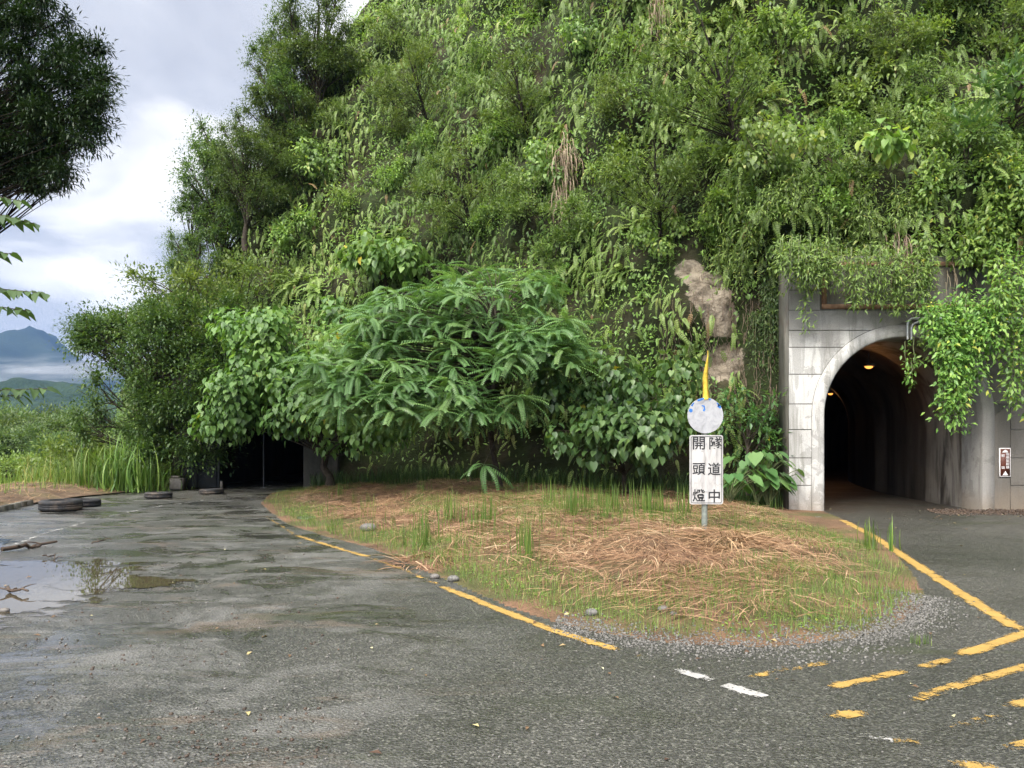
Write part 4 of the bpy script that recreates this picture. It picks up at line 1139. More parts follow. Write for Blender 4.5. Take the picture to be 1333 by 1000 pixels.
# ------------------------------------------------------------------ ridge trees against the sky
def ridge_template(kind):
    t = thing('ridge_tree', '', 'tree', (0, 0, 0))
    if kind == 0: c = np.concatenate([crown_clumps((0, 0, 3.9), (1.8, 1.8, 1.8), 34, 0.6), crown_clumps((0.3, 0, 2.2), (2.0, 1.9, 1.3), 24, 0.6)])
    elif kind == 1: c = np.concatenate([crown_clumps((0.4, 0, 5.6), (1.2, 1.2, 1.2), 12, 0.55), crown_clumps((-0.9, 0, 4.2), (1.0, 1.0, 0.8), 9, 0.5), crown_clumps((0.6, 0.2, 2.4), (1.6, 1.5, 1.4), 26, 0.6)])
    else: c = np.concatenate([crown_clumps((0, 0, 2.6), (1.7, 1.6, 1.1), 22, 0.65), crown_clumps((0.8, 0, 3.6), (0.7, 0.7, 0.6), 6, 0.45)])
    wood([(0, 0, -0.6), (0.15, 0, 1.5), (0.1, 0, 3.2), (0.2, 0, 5.0 if kind < 2 else 3.0)], 0.14, 0.04, c, 0.04, 4).build('trunk', M['bark'], t, True)
    mb = MB(); leaves_on_clumps(mb, c, 1300, T_KITE, 0.105, 'tuft', 0.05, 0.8); mb.build('crown', M['ridge'], t)
    return t
RT = [ridge_template(k) for k in range(3)]
used_rt = [False] * 3
ridge_spots = [  # crown-centre pixel, size, kind, label
    (288, 215, 1.15, 0, 'round dense tree standing clear of the ridge, second highest against the sky'), (245, 200, 0.55, 2, 'small bushy tree on the sky side of the round dense ridge tree'),
    (365, 60, 0.9, 1, 'airy tree at the top of the ridge beside the upper frame edge'), (415, 25, 1.0, 0, 'leafy tree at the very top of the ridge against the white sky'),
    (365, 130, 0.9, 0, 'tree between the airy top tree and the round dense tree on the ridge'), (228, 290, 0.6, 1, 'thin open sapling sticking out into the sky low on the ridge'),
    (255, 335, 0.8, 0, 'full tree on the lower ridge just under the thin open sapling'), (200, 370, 0.7, 2, 'low tree on the ridge above the loose mid-green tree'),
    (160, 400, 0.62, 2, 'small tree low on the ridge, nearest to the mountains'), (385, 110, 0.9, 1, 'two-tiered tree on the slope inside the ridge line'),
    (320, 245, 0.85, 2, 'spreading low tree on the slope beside the round dense tree'), (395, 215, 0.75, 2, 'dark low tree above the bare patch of the slope'),
    (310, 180, 0.8, 0, 'tree tucked behind the round dense ridge tree')]
RH = []
for px, py, sc, k, lab in ridge_spots:
    hgt = (4.0, 4.4, 2.8)[k] * sc
    # walk down the picture until the slope is met, root the tree there so that its crown reaches the pixel
    best = None
    for dx in (0, 12, 25, 40, 60, 85, 110):
        for dy in range(0, 260, 6):
            p, n_ = cliff_hit(px + dx, py + dy)
            if p is None: continue
            err = abs((dy / FPX * p[1]) - hgt) + dx * 0.02
            if best is None or err < best[0]: best = (err, p, dx)
        if best is not None and best[0] < 0.5: break
    p = best[1].copy(); p[2] -= 0.3
    p[0] -= best[2] / FPX * p[1] * 0.6
    RH.append(p)
    if not used_rt[k]:
        o = RT[k]; o.location = tuple(p); o.scale = (sc,) * 3; o.rotation_euler = (0, 0, px); used_rt[k] = True; o['label'] = lab; o['group'] = 'trees along the ridge'
    else: copy_thing(RT[k], p, px * 1.7, sc, lab, 'trees along the ridge')

# ------------------------------------------------------------------ cover of the cliff: ferns, creepers, dry strands
def tone_noise(p): return 0.3 * fbm(p, 6.5, 2, 43) + 0.34 * fbm(p, 2.8, 2, 41) + 0.2 * fbm(p, 0.9, 2, 42)
def cover_mask(seed, sc, lo, hi): return sstep(lo, hi, fbm(cen_f, sc, 2, seed) * 0.5 + 0.5)
fern_mask = 0.3 + cover_mask(51, 2.2, 0.40, 0.58)
N = 72000
p, n_ = cliff_points(N, fern_mask)
d = n_ * np.array((1, 1, 0.3)) * 0.6 - UP * 0.6 + rng.normal(size=(N, 3)) * 0.33
ti = np.clip(0.5 + tone_noise(p) + rng.normal(0, 0.13, N), 0, 0.96)
ti = np.where(rng.random(N) < 0.02, 1.0, ti)
mb = MB(); scatter(mb, T_FERN, p + n_ * (0.05 + 0.4 * rng.random((N, 1)) ** 2), d, n_ * 0.5 + UP * 0.8, 0.24 + 0.4 * rng.random(N) ** 1.5, ti)
tag(mb.build('fern_cover', M['fern']), 'drooping ferns covering the whole cliff face', 'ferns', kind='stuff')
N = 270000
p, n_ = cliff_points(N, 0.5 + cover_mask(61, 1.7, 0.42, 0.6))
d = n_ * 0.5 - UP * 0.45 + rng.normal(size=(N, 3)) * 0.5
ti = np.clip(0.42 + tone_noise(p) + rng.normal(0, 0.14, N), 0, 0.95)
mb = MB(); scatter(mb, T_KITE, p + n_ * (0.05 + 0.28 * rng.random((N, 1))), d, n_ * 0.8 + UP * 0.6, 0.07 + 0.11 * rng.random(N), ti)
tag(mb.build('creeper_cover', M['creeper']), 'small-leaved creepers spread between the ferns on the cliff', 'creepers', kind='stuff')
N = 2600
p, n_ = cliff_points(N, cover_mask(71, 1.5, 0.52, 0.68))
d = n_ * 0.8 + UP * 0.3 + rng.normal(size=(N, 3)) * 0.4
mb = MB(); scatter(mb, t_blade(0.02, 2.3, 5), p, d, n_ * 0.3 + UP, 0.5 + 0.6 * rng.random(N), np.clip(rng.normal(0.5, 0.2, N), 0, 1))
tag(mb.build('cliff_grass', M['grass']), 'long green grass hanging from ledges of the cliff', 'grass', kind='stuff')
# roots and dead stems trailing down the bare rock
mb = MB()
for _ in range(170):
    p, n_ = cliff_hit(rng.uniform(860, 1026), rng.uniform(360, 520))
    if p is None or p[2] < 2: continue
    L_ = rng.uniform(0.5, 1.8); k = 6; off = n_ * 0.1
    pts = np.array([p + off + np.array((0.05 * math.sin(3 * j + p[0]), 0, 0)) * j * 0.4 - UP * L_ * j / k for j in range(k)])
    tube(mb, pts, np.linspace(0.009, 0.003, k), 3, cap=False)
tag(mb.build('hanging_roots', M['bark_pale']), 'thin brown roots hanging down the bare rock beside the portal', 'roots', kind='stuff')

# ------------------------------------------------------------------ shrubs on the cliff, individually
def shrub_template(kind):
    t = thing('cliff_shrub', '', 'shrub')
    if kind == 0:      # feathery
        c = crown_clumps((0, 0, 0.75), (0.8, 0.8, 0.55), 17, 0.38); wood([(0, 0, -0.3), (0, 0, 0.4), (0.05, 0, 0.9)], 0.028, 0.012, c, 0.01, 3).build('stem', M['bark'], t, True)
        mb = MB(); leaves_on_clumps(mb, c, 1300, T_KITE, 0.08, 'up', 0.05); mb.build('foliage', M['feather'], t)
    elif kind == 1:    # leafy
        c = crown_clumps((0, 0, 0.6), (0.8, 0.8, 0.55), 14, 0.4); wood([(0, 0, -0.3), (0, 0, 0.3), (0, 0.05, 0.7)], 0.028, 0.012, c, 0.01, 2).build('stem', M['bark'], t, True)
        mb = MB(); leaves_on_clumps(mb, c, 900, T_KITE, 0.115, 'tuft', 0.05); mb.build('foliage', M['creeper'], t)
    elif kind == 2:    # fern clump
        n = 46; az = rng.random(n) * 6.28; el = rng.uniform(-0.1, 1.2, n)
        d = np.stack((np.cos(az) * np.cos(el), np.sin(az) * np.cos(el), np.sin(el)), 1)
        mb = MB(); scatter(mb, t_frond(11, 0.07, 0.2, 1.25, 60, 0.7, 0.15), rand_unit(n) * 0.12, d, np.repeat(UP[None], n, 0), 0.5 + 0.45 * rng.random(n), np.clip(rng.normal(0.55, 0.18, n), 0, 0.95))
        mb.build('foliage', M['fern'], t)
    else:              # pale-leaved, looser
        c = crown_clumps((0, 0, 0.8), (0.9, 0.7, 0.5), 10, 0.42); wood([(0, 0, -0.3), (0, 0, 0.4), (0.1, 0.05, 0.9)], 0.028, 0.012, c, 0.01, 3).build('stem', M['bark_pale'], t, True)
        mb = MB(); leaves_on_clumps(mb, c, 520, T_HEART, 0.1, 'hang', 0.1); mb.build('foliage', M['creeper'], t)
    return t
ST = [shrub_template(k) for k in range(4)]
used_st = [False] * 4
look = ('feathery fine-leaved shrub', 'dense leafy shrub', 'large arching fern', 'pale loose shrub')
def zone(px, py):
    if px > 1020: return 'on the cliff over the portal' if py > 180 else 'high on the cliff above the portal'
    if px > 760: return 'on the cliff between the feather-leaved tree and the portal' if py > 220 else 'high on the cliff above the round road sign'
    if px > 470: return 'on the slope just above the feather-leaved tree' if py > 190 else 'high on the slope above the feather-leaved tree'
    return 'on the slope above the old tunnel' if py > 260 else 'high on the slope inside the ridge trees'
rr2 = random.Random(5)
gridpts = []
for iy in range(8):
    for ix in range(17):
        px = 330 + ix * 63 + rr2.uniform(-28, 28) + (iy % 2) * 30; py = -20 + iy * 54 + rr2.uniform(-24, 24)
        if px < 330 + max(0, (130 - py)) * 0.9: continue
        if 860 < px < 1020 and py > 330: continue
        if px > 1030 and py > 320: continue
        if rr2.random() < 0.12: continue
        gridpts.append((px, py))
for px, py in gridpts:
    p, n_ = cliff_hit(px, py)
    if p is None or p[2] < 1.5: continue
    k = rr2.choices((0, 1, 2, 3), (0.3, 0.22, 0.4, 0.08))[0]
    sc = rr2.uniform(0.75, 1.25) * (1.15 if p[1] > 28 else 1.0)
    lab = look[k] + ' growing ' + zone(px, py); grp = lab
    base_ = p - n_ * 0.15
    tilt = Vector((n_[0] * 0.6, n_[1] * 0.6, 1.0)).normalized().to_track_quat('Z', 'Y').to_euler()
    if not used_st[k]:
        o = ST[k]; used_st[k] = True; o['label'] = lab; o['group'] = grp; o.location = tuple(base_); o.scale = (sc,) * 3
    else: o = copy_thing(ST[k], base_, 0, sc, lab, grp)
    e = tilt.to_quaternion() @ Vector((0, 0, 1)).rotation_difference(Vector((0, 0, 1)))
    q = tilt.to_quaternion(); from mathutils import Quaternion
    o.rotation_euler = (q @ Quaternion((0, 0, 1), rr2.uniform(0, 6.28))).to_euler()

# trees rooted on the cliff face
def cliff_tree(px, py, lab, h, w, mat='feather', size=0.13, per=520, n=30, name='cliff_tree', tmpl=T_NARROW, mode='up', bark='bark', lean=1.4, tone=0.0):
    p, n_ = cliff_hit(px, py); p = p - n_ * 0.2
    top = p + np.array((n_[0] * lean, n_[1] * lean, h))
    c = crown_clumps(p + np.array((n_[0] * lean, n_[1] * lean * 0.9, h * 0.62)), (w, w * 0.6, h * 0.42), n, 0.5, 0.5)
    return plant(name, lab, 'tree', p, [p, (p + top) / 2 + (0, -0.3, -0.2), top], c, tmpl, size, per, mode, mat, 'bark_dark', 0.06, 0.018, 0.016, tone)
cliff_tree(965, 235, 'feathery dark-stemmed tree on the cliff straight above the road sign', 4.2, 1.9, n=36)
cliff_tree(860, 330, 'small feathery tree leaning from the cliff beside the hanging dry grass', 2.6, 1.2, n=20)
cliff_tree(1030, 330, 'fine-leaved olive tree spilling over the corner of the portal', 2.4, 1.5, 'feather', n=30, lean=1.8)
cliff_tree(620, 330, 'feathery tree on the slope right behind the compound-leaved tree', 3.4, 1.4, n=24)
cliff_tree(690, 200, 'light feathery tree halfway up the slope near the dry hanging grass', 3.0, 1.3, n=22)
cliff_tree(560, 180, 'feathery tree in the middle of the slope', 3.0, 1.5, n=22)

# hanging dry grass tufts
def dry_tuft(px, py, L_, n, lab):
    p, n_ = cliff_hit(px, py)
    t = thing('dry_grass_tuft', lab, 'dry grass', p, 0, 'dry grass tufts on the cliff')
    mb = MB(); az = rng.normal(0, 0.5, n)
    d = np.stack((np.sin(az) * 0.7, -np.cos(az), rng.uniform(-0.1, 0.7, n)), 1)
    pp = rng.normal(size=(n, 3)) * np.array((0.16, 0.1, 0.3)) + n_ * 0.35
    scatter(mb, t_blade(0.022, 2.5, 6), pp, d, np.repeat(UP[None], n, 0), L_ * (0.7 + 0.7 * rng.random(n)), np.clip(rng.normal(0.62, 0.2, n), 0, 1))
    mb.build('dead_blade', M['drygrass'], t)
    mb = MB(); n2 = n // 3; az = rng.random(n2) * 6.28
    d = np.stack((np.cos(az), np.sin(az), rng.uniform(0.3, 1.2, n2)), 1)
    scatter(mb, t_blade(0.02, 1.9, 5), np.repeat((n_ * 0.4)[None], n2, 0), d, np.repeat(UP[None], n2, 0), L_ * (0.6 + 0.4 * rng.random(n2)), rng.random(n2) * 0.7)
    mb.build('green_blade', M['grass'], t)
dry_tuft(741, 205, 0.9, 90, 'long grey-brown dry grass hanging down the middle of the cliff'); dry_tuft(738, 262, 0.8, 80, 'rusty dry grass hanging under the grey-brown strands')
dry_tuft(1178, 318, 0.8, 120, 'thick dry grass tuft hanging just above the portal'); dry_tuft(866, 25, 0.7, 60, 'dry grass tuft near the top of the cliff')
dry_tuft(1225, 335, 0.7, 50, 'thin dry grass tuft among bright creeper above the portal')

# ------------------------------------------------------------------ bright creepers over the portal
def creeper(lab, anchor, strands, mat='bright', size=0.115, dens=15, spread=0.14, name='hanging_creeper', tmpl=T_KITE):
    t = thing(name, lab, 'creeper', anchor)
    a = np.array(anchor); mb = MB(); ms = MB()
    for s_ in strands:
        pts = np.array(s_) - a
        k = max(6, len(pts) * 4); q = np.linspace(0, len(pts) - 1, k)
        P_ = np.stack([np.interp(q, np.arange(len(pts)), pts[:, j]) for j in range(3)], 1)
        tube(ms, P_, np.linspace(0.012, 0.004, k), 4)
        ln = np.linalg.norm(np.diff(pts, axis=0), axis=1).sum(); n = int(dens * ln / 0.1)
        i = rng.random(n) * (k - 1); i0 = np.minimum(i.astype(int), k - 2); f = (i - i0)[:, None]
        c = P_[i0] * (1 - f) + P_[i0 + 1] * f
        u = rand_unit(n); c = c + u * spread * rng.random((n, 1)) ** 0.6
        d = u * 0.7 - UP * 0.5 + rng.normal(size=(n, 3)) * 0.4
        scatter(mb, tmpl, c, d, np.array((0, -0.55, 0.8)) + u * 0.4 + rng.normal(size=(n, 3)) * 0.25, size * (0.6 + 0.7 * rng.random(n)), np.where(rng.random(n) < 0.012, 1.0, np.clip(rng.normal(0.52, 0.2, n), 0, 0.97)))
        if len(strands) <= 5:                              # few strands: each is a part of its own
            v_ = ms.build('vine_stem', M['stem'], t, True); mb.build('leaf_cover', M[mat], v_); mb = MB(); ms = MB()
    if ms.V: ms.build('vine_stem', M['stem'], t, True); mb.build('leaf_cover', M[mat], t)
    return t
Dp = 16.45
def strand(px, py0, py1, wob=8, D=Dp, top=None):
    n = 5; pts = [at(px + rng.normal() * wob * k / n, py0 + (py1 - py0) * k / n, D - 0.25 * math.sin(3.14 * k / n)) for k in range(n + 1)]
    if top is not None: pts = [np.array(top)] + pts
    return pts
S = [strand(px, 385 + rng.uniform(-8, 25), e, 6, 16.3 - rng.random() * 0.35) for px, e in ((1222, 455), (1232, 500), (1240, 545), (1246, 558), (1252, 535), (1260, 510), (1268, 480), (1276, 455), (1215, 430), (1235, 520), (1243, 548), (1258, 470), (1284, 450), (1228, 470), (1248, 500), (1290, 440), (1296, 455), (1285, 470), (1303, 430), (1272, 500), (1208, 420), (1216, 450), (1236, 535))]
creeper('bright green creeper hanging in a long tongue across the tunnel arch', at(1245, 375, 16.6), S, spread=0.29, dens=13, size=0.12)
S = [strand(px, 330 + rng.uniform(-20, 30), e, 5, 16.2 - rng.random() * 0.4) for px, e in ((1312, 470), (1318, 530), (1325, 500), (1333, 545), (1340, 480), (1350, 520), (1300, 420), (1308, 440), (1365, 500), (1380, 470))]
creeper('bright green creeper hanging beside the small brown sign', at(1325, 330, 16.5), S, spread=0.28, dens=12, size=0.12)
creeper('thin leafy vine dangling alone into the dark tunnel arch', at(1192, 400, 16.6), [strand(1190, 440, 505, 4, 16.5), strand(1178, 445, 488, 3, 16.55), strand(1200, 430, 475, 5, 16.5), strand(1186, 470, 498, 5, 16.4)], dens=4, spread=0.1, size=0.1)
S = []
for px in np.linspace(1030, 1215, 46):
    S.append(strand(px + rng.normal() * 5, 326 + rng.uniform(-14, 10), rng.choice([378, 390, 400, 410]) if px > 1095 else rng.uniform(352, 374), 5, 16.55 - rng.random() * 0.3))
S += [strand(1050, 370, 430, 3, 16.65)] + [strand(px, 312 + rng.uniform(-8, 12), rng.uniform(350, 384), 4, 16.5 - rng.random() * 0.35) for px in np.linspace(1016, 1078, 22)]
creeper('dull green narrow-leaved creeper fringing the name board of the portal', at(1110, 350, 16.6), S, 'creeper', 0.12, 8, 0.16, tmpl=T_NARROW)
S = []
for _ in range(46):
    px = rng.uniform(1180, 1345); py = rng.uniform(150, 345)
    p, n_ = cliff_hit(px, py)
    if p is None: continue
    q = p + n_ * rng.uniform(0.2, 0.7); e = q + np.array((rng.normal() * 0.25, -0.15, -rng.uniform(0.3, 0.9)))
    S.append([p, q + UP * 0.1, (q + e) / 2, e])
p, n_ = cliff_hit(1260, 240)
creeper('mass of bright yellow-green creeper on the bank above the right of the portal', p, S, spread=0.36, dens=27, size=0.125)
p, n_ = cliff_hit(1300, 190)
plant('laurel_shrub', 'shrub with long glossy leaves above the bright creeper', 'shrub', p, [p, p + (0, -0.6, 0.5), p + (-0.2, -1.1, 1.0)], np.concatenate([crown_clumps(p + (0.1, -1.1, 0.9), (1.2, 0.5, 0.7), 20, 0.42), crown_clumps(p + (-1.0, -0.9, 0.1), (0.7, 0.4, 0.4), 9, 0.35)]), t_kite(0.34), 0.24, 170, 'up', 'heart_dark', r0=0.05, limb=0.02, tone=0.15)
p, n_ = cliff_hit(1130, 225)
plant('broad_leaf_sapling', 'sapling with few large pale leaves on the bank above the portal', 'shrub', p, [p, p + (0, -0.6, 0.3), p + (0, -1.0, 0.5)], crown_clumps(p + (0.0, -1.0, 0.35), (0.7, 0.3, 0.25), 8, 0.3), T_HEART, 0.2, 170, 'hang', 'creeper', r0=0.03, limb=0.015, tone=0.25)
p, n_ = cliff_hit(1040, 300)
S = []
for _ in range(60):
    px, py = rng.uniform(930, 1190), rng.uniform(235, 345)
    q, m_ = cliff_hit(px, py)
    if q is None: continue
    q2 = q + m_ * rng.uniform(0.15, 0.5); e = q2 + np.array((rng.normal() * 0.15, -0.1, -rng.uniform(0.4, 1.0))); S.append([q, q2, e])
creeper('olive drooping creeper covering the bank left of the bright creeper', p, S, 'creeper', 0.11, 16, 0.28, tmpl=T_NARROW)
S = []
for _ in range(26):
    px = rng.uniform(985, 1026); py = rng.uniform(350, 420)
    q, m_ = cliff_hit(px, py)
    if q is None: continue
    q2 = q + m_ * 0.35; S.append([q, q2, q2 - UP * rng.uniform(0.8, 2.2)])
creeper('dark creeper curtain hanging down the side of the portal pier', cliff_hit(1005, 370)[0], S, 'dark', 0.11, 9, 0.16, tmpl=T_NARROW)

# shrubs, elephant ear at the foot between sign and pier
b = np.array((at(975, 640, 17.2)[0], 17.3, 0.3))
plant('dark_shrub', 'dark glossy shrub against the rock behind the sign', 'shrub', b, [b, b + (0, 0, 0.8), b + (0, 0, 1.6)], fill_px([(930, 1015, 500, 560, 16.9, 17.6), (940, 1020, 540, 600, 16.9, 17.5)], 16, 0.4), t_kite(0.42), 0.16, 300, 'tuft', 'heart_dark', r0=0.04, limb=0.015)
def elephant_ear(px, py, D, n, hmax, lab):
    base = np.array((at(px, py, D)[0], D, float(bank_z(at(px, py, D)[0], D))))
    t = thing('elephant_ear', lab, 'plant', base); ms, mb = MB(), MB()
    for i in range(n):
        az = rng.uniform(-2.9, -0.2) if rng.random() < 0.8 else rng.uniform(0, 3); h = hmax * rng.uniform(0.4, 1.0); r = rng.uniform(0.15, 0.75)
        e = np.array((r * math.cos(az), r * math.sin(az) * 0.7, h)); tube(ms, bezier(np.array((0, 0, 0.0)), np.array((e[0] * 0.4, e[1] * 0.4, h * 0.9)), e, 6), np.linspace(0.014, 0.007, 6), 5)
        d = np.array([(math.cos(az), math.sin(az), -0.55 - 0.5 * rng.random())])
        scatter(mb, T_BIGHEART, e[None], d, np.array([(math.cos(az) * 0.4, math.sin(az) * 0.4, 1.0)]), 0.2 + 0.17 * rng.random(), np.array([rng.uniform(0.3, 0.9)]))
    ms.build('stalk', M['stem'], t, True); mb.build('leaf_cover', M['heart_dark'], t)
elephant_ear(985, 640, 16.6, 30, 1.15, 'elephant ear plant with the largest leaves beside the portal pier')
elephant_ear(950, 645, 16.3, 16, 0.75, 'lower elephant ear plant just behind the text panel')
elephant_ear(1000, 650, 16.6, 18, 0.9, 'elephant ear plant touching the pale portal pier')

# undergrowth in the shade at the foot of the cliff
N = 2600
x = rng.uniform(-6.2, 5.9, N); y = np.interp(x, [-6.2, -1, 2, 4.6, 5.9], [24.0, 21.9, 19.9, 17.8, 17.2]) - np.abs(rng.normal(0, 0.3, N))
az = rng.random(N) * 6.28
d = np.stack((np.cos(az) * 0.5, np.sin(az) * 0.5 - 0.25, np.full(N, 1.0)), 1)
mb = MB(); scatter(mb, t_blade(0.03, 1.3, 4), np.stack((x, y, bank_z(x, y)), 1), d, np.stack((np.cos(az), np.sin(az), 0.3 + 0 * az), 1), 0.25 + 0.4 * rng.random(N), rng.random(N) * 0.5)
tag(mb.build('undergrowth', M['dark']), 'shaded grass and weeds along the foot of the cliff', 'undergrowth', kind='stuff')

# ------------------------------------------------------------------ island: cut dry grass, green shoots, gravel
def bank_pts(n, fn=None, xr=(-7, 5.2), yr=(5.6, 24)):
    out = []
    while sum(map(len, out)) < n:
        x, y = rng.uniform(*xr, 4 * n), rng.uniform(*yr, 4 * n)
        w = np.clip(1.6 - 0.055 * y, 0.45, 1.2); ok = inside_poly(x, y, ISL) & (rng.random(4 * n) < w)
        x, y = x[ok], y[ok]
        if fn is not None:
            k = rng.random(len(x)) < fn(x, y); x, y = x[k], y[k]
        out.append(np.stack((x, y, bank_z(x, y)), 1))
    return np.concatenate(out)[:n]
def n2(x, y, s_, seed): return fbm(np.stack((x, y, 0 * x), -1), s_, 3, seed) * 0.5 + 0.5
straw_w = lambda x, y: (0.38 + 0.62 * sstep(0.40, 0.54, n2(x, y, 1.1, 181) + 0.10 * sstep(0.6, 2.2, poly_dist(x, y, ISL, _back)))) * sstep(0.35, 1.5, poly_dist(x, y, ISL, _back))
P_ = bank_pts(42000, straw_w)
N = len(P_); az = 6.28 * n2(P_[:, 0], P_[:, 1], 1.3, 82) * 1.6 + rng.normal(0, 0.55, N)
d = np.stack((np.cos(az), np.sin(az), rng.normal(0.12, 0.16, N)), 1)
P_[:, 2] += 0.01 + 0.09 * rng.random(N) ** 2
mb = MB(); scatter(mb, t_blade(0.022, 0.6, 3), P_, d, UP + rng.normal(size=(N, 3)) * 0.3, 0.1 + 0.34 * rng.random(N), np.clip(rng.normal(0.42, 0.24, N) + 0.5 * (n2(P_[:, 0], P_[:, 1], 1.0, 83) - 0.5), 0, 1))
tag(mb.build('cut_straw', M['straw']), 'reddish brown cut grass lying over the island', 'dry grass', kind='stuff')
grass_w = lambda x, y: np.maximum(sstep(0.43, 0.58, n2(x, y, 1.5, 84)), 0.7 * sstep(1.3, 0.3, poly_dist(x, y, ISL, _back))) * sstep(0.0, 0.35, poly_dist(x, y, ISL, _back))
P_ = bank_pts(36000, grass_w); N = len(P_); az = rng.random(N) * 6.28
d = np.stack((np.cos(az) * 0.8, np.sin(az) * 0.8, rng.uniform(0.3, 1.2, N)), 1)
mb = MB(); scatter(mb, t_blade(0.035, 1.1, 3), P_, d, UP * 0.3 + d * np.array((1, 1, 0)), 0.06 + 0.10 * rng.random(N), np.clip(rng.normal(0.5, 0.22, N), 0, 1))
tag(mb.build('short_grass', M['grass']), 'short green grass and weeds growing through the straw', 'grass', kind='stuff')
P_ = bank_pts(5200, lambda x, y: sstep(0.5, 0.62, n2(x, y, 1.1, 88)) * sstep(0.1, 0.5, poly_dist(x, y, ISL, _back)))
N = len(P_); az = rng.random(N) * 6.28
mb = MB(); scatter(mb, T_KITE, P_ + UP * 0.02 * rng.random((N, 1)), np.stack((np.cos(az), np.sin(az), 0.35 + 0 * az), 1), np.repeat(UP[None], N, 0), 0.025 + 0.035 * rng.random(N), np.clip(rng.normal(0.6, 0.2, N), 0, 0.98))
tag(mb.build('low_weeds', M['bright']), 'low broad-leaved weeds creeping over the bare soil', 'weeds', kind='stuff')
# tall shoots in tufts
tufts = []
for _ in range(120):
    px, py = rng.uniform(380, 1010), rng.uniform(634, 690); p = gp(px, py, 0.33)
    if 885 < px < 955 and py > 655: continue
    if inside_poly(p[:1], p[1:2], ISL)[0]: tufts.append((p[0], p[1], rng.uniform(0.2, 0.45), 9))
for px, py in ((745, 668), (765, 665), (790, 664), (815, 664), (835, 662), (850, 664), (870, 664), (720, 655), (640, 672), (560, 685), (680, 700), (580, 665)):
    p = gp(px, py, 0.33); tufts += [(p[0] + rng.normal() * 0.15, p[1] + rng.normal() * 0.15, 0.55, 22), (p[0] + rng.normal() * 0.25, p[1] + rng.normal() * 0.25, 0.5, 16)]
mb = MB()
for x, y, h, n in tufts:
    az = rng.random(n) * 6.28; pp = np.stack((x + rng.normal(0, 0.08, n), y + rng.normal(0, 0.08, n), 0 * az), 1); pp[:, 2] = bank_z(pp[:, 0], pp[:, 1])
    d = np.stack((np.cos(az) * 0.4, np.sin(az) * 0.4, 1 + 0 * az), 1)
    scatter(mb, t_blade(0.03, 0.75, 4), pp, d, np.stack((np.cos(az), np.sin(az), 0.2 + 0 * az), 1), h * (0.55 + 0.6 * rng.random(n)), np.clip(rng.normal(0.4, 0.15, n), 0, 0.9))
tag(mb.build('tall_shoots', M['grass']), 'upright green grass shoots standing out of the cut straw', 'grass', kind='stuff')
# heap of dry leaves by the sign post, straw heaps
def straw_heap(px, py, rad, h, n, lab, L_=0.6):
    p = gp(px, py, 0.32); c = np.array((p[0], p[1], float(bank_z(p[0], p[1]))))
    t_ = MB(); az = rng.random(n) * 6.28; r = rad * np.sqrt(rng.random(n))
    q = np.stack((r * np.cos(az), r * np.sin(az), h * (1 - (r / rad) ** 2) * rng.random(n)), 1)
    a2 = az + rng.normal(0, 0.9, n); d = np.stack((np.cos(a2), np.sin(a2), rng.normal(-0.05, 0.25, n)), 1)
    scatter(t_, t_blade(0.022, 0.5, 4), q, d, UP + rng.normal(size=(n, 3)) * 0.3, L_ * (0.5 + 0.6 * rng.random(n)), np.clip(rng.normal(0.4, 0.2, n), 0, 1))
    tag(t_.build('straw_heap', M['straw'], loc=c), lab, 'straw heap', 'straw heaps on the island')
straw_heap(945, 694, 0.5, 0.2, 420, 'rusty heap of cut leaves against the foot of the sign post'); straw_heap(820, 712, 0.8, 0.05, 160, 'wide flat straw heap in front of the upright green shoots', 0.45)
straw_heap(880, 745, 0.6, 0.05, 120, 'straw heap of bent leaves nearest to the gravel edge', 0.36); straw_heap(645, 655, 0.6, 0.14, 260, 'straw heap at the back of the island under the feather-leaved tree'); straw_heap(560, 700, 0.5, 0.1, 220, 'small straw heap toward the old tunnel end of the island')
# green tuft by the yellow line and a sprig on the asphalt
def grass_tuft(p, n, h, lab, w=0.03, spread=0.06):
    az = rng.random(n) * 6.28; mb = MB(); pp = np.stack((rng.normal(0, spread, n), rng.normal(0, spread, n), 0 * az), 1)
    scatter(mb, t_blade(w, 0.9, 5), pp, np.stack((np.cos(az) * 0.5, np.sin(az) * 0.5, 1 + 0 * az), 1), np.stack((np.cos(az), np.sin(az), 0.2 + 0 * az), 1), h * (0.5 + 0.7 * rng.random(n)), rng.random(n) * 0.8)
    tag(mb.build('grass_tuft', M['grass'], loc=p), lab, 'grass')
q = gp(1137, 710, 0.05); grass_tuft((q[0], q[1], float(bank_z(q[0], q[1]))), 30, 0.42, 'green tuft of grass at the island edge beside the yellow line', 0.05, 0.1)
q = gp(1160, 718, 0.0); grass_tuft((q[0], q[1], 0.0), 7, 0.6, 'few long grass blades leaning over the yellow line', 0.04, 0.012)
q = gp(1197, 838); grass_tuft((q[0], q[1], 0.0), 40, 0.09, 'tiny grass sprig growing alone out of the asphalt', 0.05, 0.04)

